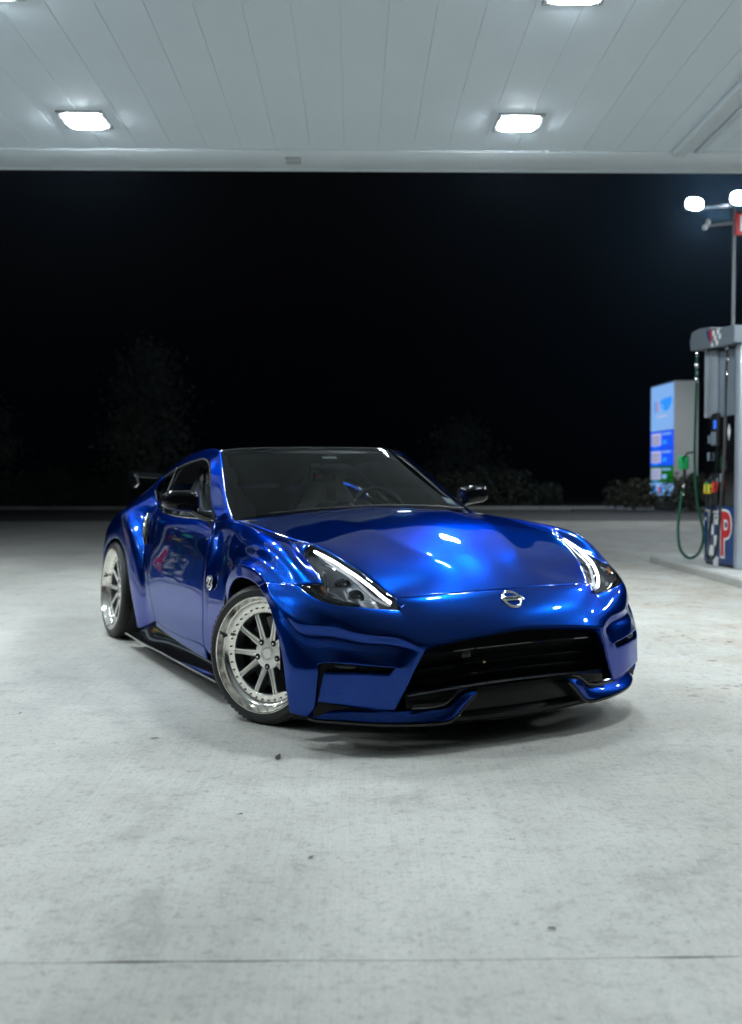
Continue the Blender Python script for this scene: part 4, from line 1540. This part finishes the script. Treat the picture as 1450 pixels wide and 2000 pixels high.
# ------------------------------------------------------------------ the car: wheels
def make_wheel(R, tyre_r, width, name='wheel'):
    """axis along local Y, outer face towards -Y at y = 0; R = lip radius"""
    w = empty(name, parent=CAR)
    k = R / .258
    m = MB()   # tyre: stretched side wall, shoulder, grooved tread
    T = tyre_r
    prof = [(R - .010, .016), (R + .000, .006), (R + .010, .001), (R + (T - R) * .55, .002), (T - .010, .012), (T - .003, .022), (T, .034)]
    for g in range(4):
        y = .055 + g * (width - .11) / 3
        prof += [(T, y - .006), (T - .006, y - .004), (T - .006, y + .004), (T, y + .006)]
    prof += [(T, width - .03), (T - .004, width - .02), (T - .012, width - .01), (R, width), (R - .02, width - .01)]
    m.lathe(prof, 96)
    ty = m.build('tyre', RUBBER, w, angle=30)
    # shoulder blocks
    m = MB()
    for i in range(72):
        a = 2 * math.pi * i / 72
        M = Matrix.Rotation(a, 4, 'Y')
        m.box((-.0090, .0175, T - .008), (.0070, .046, T - .0014), M)
    m.build('tread_block', RUBBER, ty)
    # polished stepped lip and barrel
    m = MB()
    m.lathe([(R * 1.000, .010), (R * 1.004, .004), (R * 1.000, .000), (R * .985, -.001), (R * .972, .000), (R * .966, .004), (R * .952, .014),
             (R * .934, .0255), (R * .926, .0300), (R * .905, .0320), (R * .898, .0350), (R * .876, .0410), (R * .860, .0440), (R * .845, .0450), (R * .720, .0450), (R * .712, .047), (R * .712, .060), (R * .72, .10), (R * .80, .13), (R * .86, width - .02), (R * .95, width)], 96)
    m.build('rim', LIP, w, angle=28)
    # bolt circle
    m = MB()
    for i in range(36):
        M = Matrix.Rotation(2 * math.pi * (i + .5) / 36, 4, 'Y')
        M = M @ Matrix.Translation((0, .042, R * .795)) @ Matrix.Rotation(math.pi, 4, 'X')
        m.lathe([(0, .0045), (.0026, .0045), (.0040, .0030), (.0046, 0)], 8, M)
    m.build('rim_bolt', STEEL, w)['kind'] = 'stuff'
    # centre: hub pad, five pairs of spokes, grey undercut
    face = .056 * k
    m, g = MB(), MB()
    ro = R * .715
    for i in range(10):
        lug = (i // 2)
        al = rad(-90 + 72 * lug)
        ao = al + rad(18 if i % 2 else -18)
        p0 = Vector((.060 * math.cos(al), 0, .060 * math.sin(al))) * k
        p0 += Vector((-math.sin(al), 0, math.cos(al))) * (.014 * k * (1 if i % 2 else -1))
        p1 = Vector((ro * math.cos(ao), 0, ro * math.sin(ao)))
        d = (p1 - p0).normalized()
        t = Vector((-d.z, 0, d.x))
        def P(f, off, y):
            q = p0 + (p1 - p0) * f + t * off
            return (q.x, y, q.z)
        secs = [(-.06, .0165, face + .002), (.12, .0155, face - .001), (.5, .0128, face - .006), (.9, .0125, face - .012), (1.0, .0165, .0455)]
        V, Vg = [], []
        for f_, hw, y in secs:
            V += [P(f_, -hw, y + .004), P(f_, -hw * .86, y), P(f_, -hw * .30, y + .0005), P(f_, 0, y + .006), P(f_, hw * .30, y + .0005), P(f_, hw * .86, y), P(f_, hw, y + .004)]
            Vg += [P(f_, -hw, y + .004), P(f_, -hw * 1.15, y + .045), P(f_, hw * 1.15, y + .045), P(f_, hw, y + .004)]
        F = [(a * 7 + b, a * 7 + b + 1, a * 7 + b + 8, a * 7 + b + 7) for a in range(4) for b in range(6)]
        Fg = [(a * 4 + b, a * 4 + b + 1, a * 4 + b + 5, a * 4 + b + 4) for a in range(4) for b in range(3)]
        s1 = MB().add(V, F).build('spoke', MACHINED, w, angle=25)
        MB().add(Vg, Fg).build('spoke_side', GREY_PAINT, s1, angle=25) if False else g.add(Vg, Fg)
    g.lathe([(R * .712, .0465), (R * .70, .05), (R * .70, .10)], 72)
    g.lathe([(.070 * k, face + .006), (.072 * k, face + .045)], 48)
    g.build('spoke_side', GREY_PAINT, w, angle=30)
    m.lathe([(0, face - .003), (.020 * k, face - .003), (.030 * k, face - .003), (.031 * k, face - .0005), (.034 * k, face), (.0345 * k, face + .003), (.037 * k, face + .003), (.038 * k, face - .001), (.068 * k, face + .001), (.071 * k, face + .006)], 60)
    hub = m.build('hub', MACHINED, w, angle=25)
    m = MB()
    n = 30
    for i in range(n):   # fine ring of marks round the cap
        M = Matrix.Rotation(2 * math.pi * i / n, 4, 'Y')
        if i % 7 != 3:
            m.box((-.0011, face - .0042, .0225), (.0011, face - .003, .0285), M)
    m.build('cap_mark', STEEL, w)
    pk = MB()
    for lug in range(5):
        a = rad(-90 + 72 * lug)
        M = Matrix.Translation((.058 * k * math.cos(a), face, .058 * k * math.sin(a))) @ Matrix.Rotation(math.pi, 4, 'X')
        m = MB()
        m.lathe([(0, .0022), (.0128, .0022), (.0138, .0012), (.0140, -.004)], 20, M)
        m.build('lug_shade_disc', DARK, w)  # dark disc proud of the hub, standing in for the shade of a hole
        m = MB()
        m.lathe([(0, .0052), (.0035, .0052), (.0064, .0042), (.0070, .001)], 6, M)
        m.build('lug_nut', CHROME, w)
    # valve stem in the lip
    a = rad(163)
    m = MB()
    q = Vector((math.cos(a), 0, math.sin(a)))
    m.tube([q * R * .905 + Vector((0, .03, 0)), q * R * .885 + Vector((0, .012, 0)), q * R * .862 + Vector((0, .004, 0))], [.007, .006, .0055], 10)
    m.build('valve_stem', SATIN_BLACK, w)
    # brake disc and caliper behind the spokes
    m = MB()
    m.lathe([(.06, .125), (.165, .125), (.165, .15), (.06, .15)], 48)
    m.build('brake_disc', STEEL, w)
    m = MB()
    for t in np.linspace(rad(20), rad(75), 6)[:-1]:
        M = Matrix.Rotation(-t, 4, 'Y')
        m.box((.120, .105, -.02), (.178, .17, .02), M, bev=.004)
    m.build('brake_caliper', SATIN_BLACK, w)
    m = MB()
    m.lathe([(.0, .17), (R * .84, .17), (R * .84, .172), (0, .172)], 32)
    m.build('wheel_inner', DARK, w)
    return w


def place_wheel(w, lip, steer, camber, side):
    n = Vector((math.sin(steer) * math.cos(camber), -math.cos(steer) * math.cos(camber), math.sin(camber)))   # outer normal, right side
    u = Vector((math.cos(steer), math.sin(steer), 0))
    y = -n
    z = u.cross(y)
    R = Matrix(((u.x, y.x, z.x), (u.y, y.y, z.y), (u.z, y.z, z.z)))
    if side > 0:
        pass
    M = R.to_4x4()
    M.translation = lip
    w.matrix_local = M


def copy_tree(o, parent=None, deep=True):
    c = o.copy()
    C.objects.link(c)
    if parent is not None:
        c.parent = parent
    for ch in list(o.children):
        copy_tree(ch, c)
    return c


fw = make_wheel(.258, .309, .235)
place_wheel(fw, Vector((.150, -.862, .310)), rad(29), rad(2.4), -1)
rw = make_wheel(.281, .336, .285)
place_wheel(rw, Vector((-2.621, -.909, .365)), rad(1.0), rad(3.7), -1)
# far side: the same wheels turned round, steered the same way
fl = copy_tree(fw, CAR)
n = Vector((-math.sin(rad(29)), math.cos(rad(29)), .042)).normalized()
u = Vector((-math.cos(rad(29)), -math.sin(rad(29)), 0))
y = -n
z = u.cross(y)
M = Matrix(((u.x, y.x, z.x), (u.y, y.y, z.y), (u.z, y.z, z.z))).to_4x4()
M.translation = (-.02, .855, .283)
fl.matrix_local = M
rl = copy_tree(rw, CAR)
n = Vector((0, 1, .06)).normalized()
u = Vector((-1, 0, 0))
y = -n
z = u.cross(y)
M = Matrix(((u.x, y.x, z.x), (u.y, y.y, z.y), (u.z, y.z, z.z))).to_4x4()
M.translation = (-2.621, .905, .338)
rl.matrix_local = M

# inner arches, floor and bulkheads keep the light out of the shell
for s in (-1, 1):
    for cx, cz, R0, yo in ((.055, .33, .375, .875), (-2.56, .36, .425, .865)):
        m = MB()
        V, F = [], []
        n = 28
        for i in range(n + 1):
            a = math.pi * (-.12 + 1.24 * i / n)
            for yy in (.45, yo):
                V.append((cx + R0 * math.cos(a), s * yy, cz + R0 * math.sin(a)))
        for i in range(n):
            F.append((2 * i, 2 * i + 1, 2 * i + 3, 2 * i + 2))
        m.add(V, F)
        m.add([(cx - R0, s * .45, .05), (cx + R0, s * .45, .05), (cx + R0, s * .45, cz + R0 * .9), (cx - R0, s * .45, cz + R0 * .9)], [(0, 1, 2, 3)])
        m.build('inner_arch', DARK, CAR)
m = MB()
m.box((-3.25, -.44, .13), (.72, .44, .16))
m.box((-2.05, -.80, .13), (-.40, .80, .165))
m.box((-.50, -.74, .16), (-.44, .74, .80))
m.build('floor_pan', DARK, CAR)

# ------------------------------------------------------------------ the car: side skirts
for s in (-1, 1):
    m = MB()
    top = spline([S(p, s) for p in ((-.34, .842, .155), (-.54, .850, .165), (-1.0, .848, .178), (-1.4, .848, .197), (-1.72, .852, .222), (-1.86, .868, .200))], 6)
    mid = spline([S(p, s) for p in ((-.33, .868, .140), (-.54, .872, .142), (-1.0, .872, .146), (-1.4, .874, .152), (-1.72, .882, .160), (-1.93, .888, .150))], 6)
    edge = spline([S(p, s) for p in ((-.31, .915, .121), (-.54, .920, .122), (-1.0, .920, .121), (-1.4, .920, .120), (-1.75, .922, .118), (-2.20, .912, .116))], 6)
    und = edge + np.array([0, 0, -.010])
    inn = spline([S(p, s) for p in ((-.31, .78, .112), (-.54, .78, .112), (-1.0, .78, .112), (-1.4, .78, .112), (-1.75, .78, .112), (-2.10, .80, .112))], 6)
    L = [top, mid, edge, und, inn]
    n = len(top)
    V = [p for l in L for p in l]
    F = [(a * n + i, a * n + i + 1, (a + 1) * n + i + 1, (a + 1) * n + i) for a in range(4) for i in range(n - 1)]
    m.add(V, F)
    m.build('side_skirt', GLOSS_BLACK, CAR, angle=30)


# ------------------------------------------------------------------ the car: glass, mirrors, wing, handles, cabin
for s in (-1, 1):
    lo = resample(spline([S(p, s) for p in [RAIL_O[0]] + [DOOR[c][0] for c in range(1, 5)] + [QUART[4][6]]], 8), 29)
    hi = resample(spline([S(p, s) for p in RAIL_O[0:10]], 8), 29)
    V, F = [], []
    K = 7
    for i in range(29):
        for k in range(K):
            t = k / (K - 1)
            p = lo[i] * (1 - t) + hi[i] * t
            p = p + np.array([0, s * (.016 * math.sin(math.pi * t) - .010), 0])
            V.append(p)
    for i in range(28):
        for k in range(K - 1):
            F.append((i * K + k, i * K + k + 1, (i + 1) * K + k + 1, (i + 1) * K + k))
    side = mesh_obj('side_window', V, F, SIDE_GLASS, CAR, True, 0)
    # black divider strip with a bright edge
    a = S((-1.64, .790, .905), s); b = S((-1.905, .628, 1.178), s)
    m = MB(); m.tube([a, (a + b) / 2 + Vector((0, s * .012, 0)), b], .011, 8)
    m.build('window_divider', GLOSS_BLACK, CAR)
    m = MB(); m.tube(spline([p + np.array([0, s * .004, .001]) for p in lo[::4]], 4), .0055, 6)
    m.build('belt_moulding', GLOSS_BLACK, CAR)
    m = MB(); m.tube(spline([p + np.array([0, -s * .002, -.004]) for p in hi[6::3]], 4), .006, 6)
    m.build('window_seal', DARK, CAR)
    # vertical chrome door handle in its dark recess
    m = MB()
    pts = spline([S(p, s) for p in ((-1.900, .822, .900), (-1.880, .842, .835), (-1.858, .856, .765), (-1.842, .860, .705))], 6)
    rr = [.006 + .010 * math.sin(math.pi * i / (len(pts) - 1)) for i in range(len(pts))]
    m.tube(pts, rr, 10)
    hd = m.build('door_handle', CHROME, CAR)
    m = MB(); m.tube(pts + np.array([.030, -s * .010, 0]), [r * 1.1 for r in rr], 8)
    m.build('handle_recess', GLOSS_BLACK, hd)
    # mirror: shell, arm, glass
    cx, cy, cz = -.855, .915, .984
    V, F = [], []
    n, rows = 40, 22
    def se(v, p):
        return math.copysign(abs(v) ** p, v)
    for q in range(rows + 1):
        t = -math.pi / 2 + math.pi * q / rows
        for i in range(n):
            a = 2 * math.pi * i / n
            ct, st_ = se(math.cos(t), .36), se(math.sin(t), .72)
            w = .097 * ct * se(math.cos(a), .52)
            h = (.060 if math.sin(a) > 0 else .054) * ct * se(math.sin(a), .62) * (1 - .10 * w / .097)
            V.append(S((cx + (.078 if st_ > 0 else .055) * st_ - .05 * w, cy + w, cz + h + .006 * w / .097), s))
    for q in range(rows):
        for i in range(n):
            j = (i + 1) % n
            F.append((q * n + i, q * n + j, (q + 1) * n + j, (q + 1) * n + i))
    m = MB(); m.add(V, F)
    mo = m.build('wing_mirror', MIRROR_BLACK, CAR, angle=60)
    m = MB()
    m.tube([S(p, s) for p in ((-.82, .765, .895), (-.825, .80, .905), (-.84, .845, .930), (-.85, .87, .950))], [.036, .028, .022, .020], 10)
    m.build('mirror_arm', GLOSS_BLACK, mo)
    m = MB()
    m.add([S((cx - .0565 - .004 * math.cos(a), cy + .080 * se(math.cos(a), .6), cz + .046 * se(math.sin(a), .6)), s) for a in np.linspace(0, 2 * math.pi, 24, endpoint=False)], [tuple(range(24))])
    m.build('mirror_glass', CHROME, mo)

# black frit band round the windshield and wipers at the cowl
rows = []
for i in range(5):
    r = [WIND[i][j] for j in range(5)]
    rows.append([(p[0], -p[1], p[2]) for p in r[:0:-1]] + [tuple(p) for p in r])
ring = [rows[i][0] for i in range(5)] + rows[4][1:-1] + [rows[i][8] for i in (4, 3, 2, 1, 0)] + rows[0][-2:0:-1]
ring = np.array(ring)
ring = resample(np.vstack([ring, ring[:1]]), 97)[:-1]
cen = ring.mean(0)
V, F = [], []
for p in ring:
    q = p + (cen - p) / np.linalg.norm(cen - p) * .045
    V += [p + np.array([-.012, 0, -.012]), q + np.array([-.012, 0, -.010])]
n = len(ring)
F = [(2 * i, 2 * i + 1, 2 * ((i + 1) % n) + 1, 2 * ((i + 1) % n)) for i in range(n)]
mesh_obj('windshield_frit', V, F, SATIN_BLACK, windshield, True, 0)
m = MB()
m.tube(spline([(-.455, .60, .914), (-.430, .35, .932), (-.425, .05, .940), (-.44, -.25, .934)], 6), .006, 6)
m.build('wiper', SATIN_BLACK, CAR)
m = MB()
m.tube(spline([(-.47, -.05, .936), (-.475, -.30, .930), (-.50, -.55, .914)], 6), .005, 6)
m.build('wiper', SATIN_BLACK, CAR)
m = MB()
m.box((-.56, -.70, .862), (-.40, .70, .884), bev=.006)
m.build('cowl', SATIN_BLACK, CAR)

# inspection sticker, toll tag
WHITE = mat('paper_white', (.85, .88, .90), .6)
BLUEPRINT = mat('sticker_blue', (.05, .20, .55), .6)


def on_wind(u, y, off=-.010):
    """point just behind the windshield: u 0..1 from cowl to roof"""
    f = u * 4
    i = min(3, int(f)); t = f - i
    def at(row):
        ys = [p[1] for p in row]
        return np.array([np.interp(abs(y), ys, [p[0] for p in row]), y, np.interp(abs(y), ys, [p[2] for p in row])])
    p = at(WIND[i]) * (1 - t) + at(WIND[i + 1]) * t
    return p + np.array([off, 0, off * .8])


def sticker(name, u0, u1, y0, y1, m, parent, off=-.012):
    v = [on_wind(u0, y0, off), on_wind(u0, y1, off), on_wind(u1, y1, off), on_wind(u1, y0, off)]
    return mesh_obj(name, v, [(0, 1, 2, 3)], m, parent, False)


st = sticker('toll_tag', .765, .81, -.055, .035, mat('pale_tag', (.80, .88, .88), .6), windshield)
st = sticker('registration_sticker', .10, .20, .585, .665, BLUEPRINT, windshield)
sticker('sticker_print', .11, .18, .59, .655, WHITE, st, -.008)

# rear wing
m = MB()
ys = np.linspace(-.60, .60, 25)
sec = [(-.13, .035), (-.10, .047), (-.02, .034), (.05, .012), (.09, -.004), (.05, -.006), (-.04, .010), (-.11, .026)]
V, F = [], []
for y in ys:
    b = .030 * (abs(y) / .60) ** 2
    for dx, dz in sec:
        V.append((-3.12 + dx, y, 1.118 + dz + b))
k = len(sec)
for i in range(len(ys) - 1):
    for j in range(k):
        l = (j + 1) % k
        F.append((i * k + j, i * k + l, (i + 1) * k + l, (i + 1) * k + j))
F += [tuple(range(k)), tuple((len(ys) - 1) * k + j for j in range(k))]
m.add(V, F)
wing = m.build('rear_wing', GLOSS_BLACK, CAR)
for s in (-1, 1):
    m = MB()
    m.prism([(-3.29, 1.08), (-3.28, 1.185), (-3.20, 1.192), (-3.03, 1.135), (-3.00, 1.09), (-3.10, 1.065)], s * .602, s * .617)
    m.build('wing_end_plate', GLOSS_BLACK, wing)
    m = MB()
    m.prism([(-3.18, .95), (-3.15, 1.125), (-3.06, 1.125), (-3.03, .99)], s * .42, s * .442)
    m.build('wing_stay', GLOSS_BLACK, wing)

# cabin
TRIM = mat('dash_vinyl', (.018, .018, .019), .55, bump=(200, .0003))
SEATF = mat('seat_fabric_grey', (.24, .24, .235), .9, noise=(60, .25), bump=(300, .0006))
SEATB = mat('seat_fabric_black', (.03, .03, .03), .9, bump=(300, .0006))
m = MB()
ys = np.linspace(-.66, .66, 15)
sec = [(-.55, .868), (-.75, .895), (-.95, .890), (-1.02, .85), (-1.03, .70), (-.90, .60)]
V, F = [], []
for y in ys:
    for x, z in sec:
        V.append((x, y, z - .03 * (abs(y) / .66) ** 3))
for i in range(len(ys) - 1):
    for j in range(len(sec) - 1):
        F.append((i * 6 + j, i * 6 + j + 1, (i + 1) * 6 + j + 1, (i + 1) * 6 + j))
m.add(V, F)
m.build('dashboard', TRIM, CAR)
PODM = mat('gauge_pod', (.03, .034, .036), .35, coat=.5)
for y in (-.085, .035, .155):
    M = Matrix.Translation((-.80, y, .915)) @ Matrix.Rotation(rad(90), 4, 'Z')
    m = MB()
    m.lathe([(0, -.05), (.025, -.048), (.040, -.03), (.046, .0), (.046, .07), (.040, .074), (.038, .05), (0, .05)], 24, M)
    m.build('gauge_pod', PODM, CAR)
MS = Matrix.Translation((-1.08, .40, .865)) @ Matrix.Rotation(rad(-24), 4, 'Y') @ Matrix.Rotation(rad(90), 4, 'Z')
m = MB()
m.lathe([(.180 + .015 * math.cos(t), .015 * math.sin(t)) for t in np.linspace(0, 2 * math.pi, 10, endpoint=False)], 40, MS, closed=True)
m.build('steering_wheel', mat('wheel_leather', (.025, .025, .026), .45), CAR)
sw = bpy.data.objects['steering_wheel']
m = MB()
m.lathe([(0, -.02), (.05, -.015), (.06, .01), (.0, .02)], 20, MS)
for a in (0, 180, 270):
    m.box((.04, -.008, -.016), (.178, .008, .016), MS @ Matrix.Rotation(rad(-a), 4, 'Y'), bev=.003)
m.build('steering_spoke', TRIM, sw)
for s in (-1, 1):
    st = MB()
    out = [(-1.42, .50), (-1.40, .60), (-1.62, .62), (-1.70, .60), (-1.80, .95), (-1.83, 1.10), (-1.80, 1.18), (-1.84, 1.19), (-1.90, 1.14), (-1.92, .95), (-1.82, .45), (-1.5, .42)]
    V, F = [], []
    n = len(out)
    for y, sc in ((-.235, .93), (-.20, 1.0), (-.09, .97), (0, .95), (.09, .97), (.20, 1.0), (.235, .93)):
        for x, z in out:
            wz = 1 if z < 1.0 else .55
            V.append((x - (.05 * (1 - abs(y) / .24) if z > .59 and x > -1.86 else 0), s * .38 + y * wz, .42 + (z - .42) * sc))
    for i in range(6):
        for j in range(n):
            l = (j + 1) % n
            F.append((i * n + j, i * n + l, (i + 1) * n + l, (i + 1) * n + j))
    F += [tuple(range(n)), tuple(6 * n + j for j in range(n))]
    st.add(V, F)
    seat = st.build('bucket_seat', SEATF, CAR, angle=60)
    m = MB()
    m.box((-1.835, s * .38 - .10, 1.085), (-1.79, s * .38 + .06, 1.15), bev=.012)
    m.build('headrest_pad', SEATB, seat)
    m = MB()
    m.box((-1.80, s * .38 - .10, 1.11), (-1.775, s * .38 - .05, 1.135), bev=.004)
    m.build('headrest_mark', mat('seat_red', (.5, .03, .03), .8) if s < 0 else bpy.data.materials['seat_red'], seat)
# windshield mirror and hanging tag
m = MB()
m.sphere((0, 0, 0), (.018, .115, .034), Matrix.Translation((-.985, .06, 1.150)), 20, 10)
rv = m.build('cabin_mirror', TRIM, windshield)
m = MB(); m.tube([(-.985, .0, 1.155), (-1.01, .0, 1.20), (-1.015, .0, 1.235)], .009, 8)
m.build('mirror_stalk', TRIM, rv)
fre = MB()
fre.tube([(-.965, .018, 1.12), (-.963, .018, 1.05)], .0018, 5)
fre.build('tassel_cord', mat('cord_brown', (.22, .12, .05), .8), windshield)
m = MB(); m.box((-.972, -.012, .965), (-.964, .050, 1.05), bev=.003)
m.build('air_freshener', mat('freshener_print', (.09, .06, .04), .7, noise=(90, .8)), windshield)
m = MB(); m.box((-1.02, -.10, 1.155), (-.99, -.03, 1.185), bev=.006)
m.build('sensor_box', TRIM, windshield)
# rear bulkhead and roof lining keep the cabin dark
m = MB()
m.box((-2.18, -.60, .40), (-2.14, .60, 1.02))
m.build('rear_bulkhead', TRIM, CAR)
V, F = [], []
for i in range(1, 7):
    for j, p in enumerate([(q[0], -q[1], q[2]) for q in ROOF[i][:0:-1]] + list(ROOF[i])):
        V.append((p[0], p[1] * .93, p[2] - .035))
for i in range(5):
    for j in range(8):
        F.append((i * 9 + j, i * 9 + j + 1, (i + 1) * 9 + j + 1, (i + 1) * 9 + j))
mesh_obj('roof_lining', V, F, TRIM, CAR)
m = MB()
for s in (-1, 1):
    m.add([S(p, s) for p in ((-.55, .68, .87), (-.80, .738, .884), (-1.4, .758, .895), (-1.9, .735, .972), (-1.9, .76, .30), (-1.4, .78, .30), (-.8, .78, .30), (-.55, .76, .30))],
          [(0, 1, 6, 7), (1, 2, 5, 6), (2, 3, 4, 5)])
m.build('door_lining', TRIM, CAR, fix=False)
for s in (-1, 1):
    V, F = [], []
    for a, b in zip(RAIL_I[:11], RAIL_O[:11]):
        a, b = np.array(a), np.array(b)
        V += [S(a + np.array([-.012, -.030, -.022]), s), S((a + b) / 2 + np.array([-.012, -.032, -.022]), s), S(b + np.array([-.012, -.030, -.004]), s)]
    for i in range(10):
        for j in range(2):
            F.append((i * 3 + j, i * 3 + j + 1, i * 3 + j + 4, i * 3 + j + 3))
    mesh_obj('pillar_lining', V, F, TRIM, CAR)
    # lining of the rear quarter, up to the hatch
    V = [S(p, s) for p in ((-1.95, .70, .93), (-2.10, .67, 1.03), (-2.28, .60, 1.10), (-2.70, .55, 1.03), (-3.05, .52, .93), (-3.05, .66, .80), (-2.4, .70, .80), (-1.95, .72, .70))]
    mesh_obj('quarter_lining', V, [(0, 1, 6, 7), (1, 2, 3, 6), (3, 4, 5, 6)], TRIM, CAR)


# ------------------------------------------------------------------ thin haze, added for a glow round the lamps
hz_m = bpy.data.materials.new('lamp_glow_haze')
hz_m.use_nodes = True
hn = hz_m.node_tree
hn.nodes.clear()
ho = hn.nodes.new('ShaderNodeOutputMaterial')
pv = hn.nodes.new('ShaderNodeVolumePrincipled')
pv.inputs['Color'].default_value = (.45, .70, 1.0, 1)
pv.inputs['Density'].default_value = .0003
pv.inputs['Anisotropy'].default_value = .86
hn.links.new(pv.outputs[0], ho.inputs['Volume'])
m = MB(); m.box((-155, -65, -1.03), (155, 265, 11.5))
hz = m.build('haze', hz_m, smooth=False)
tag(hz, kind='stuff')
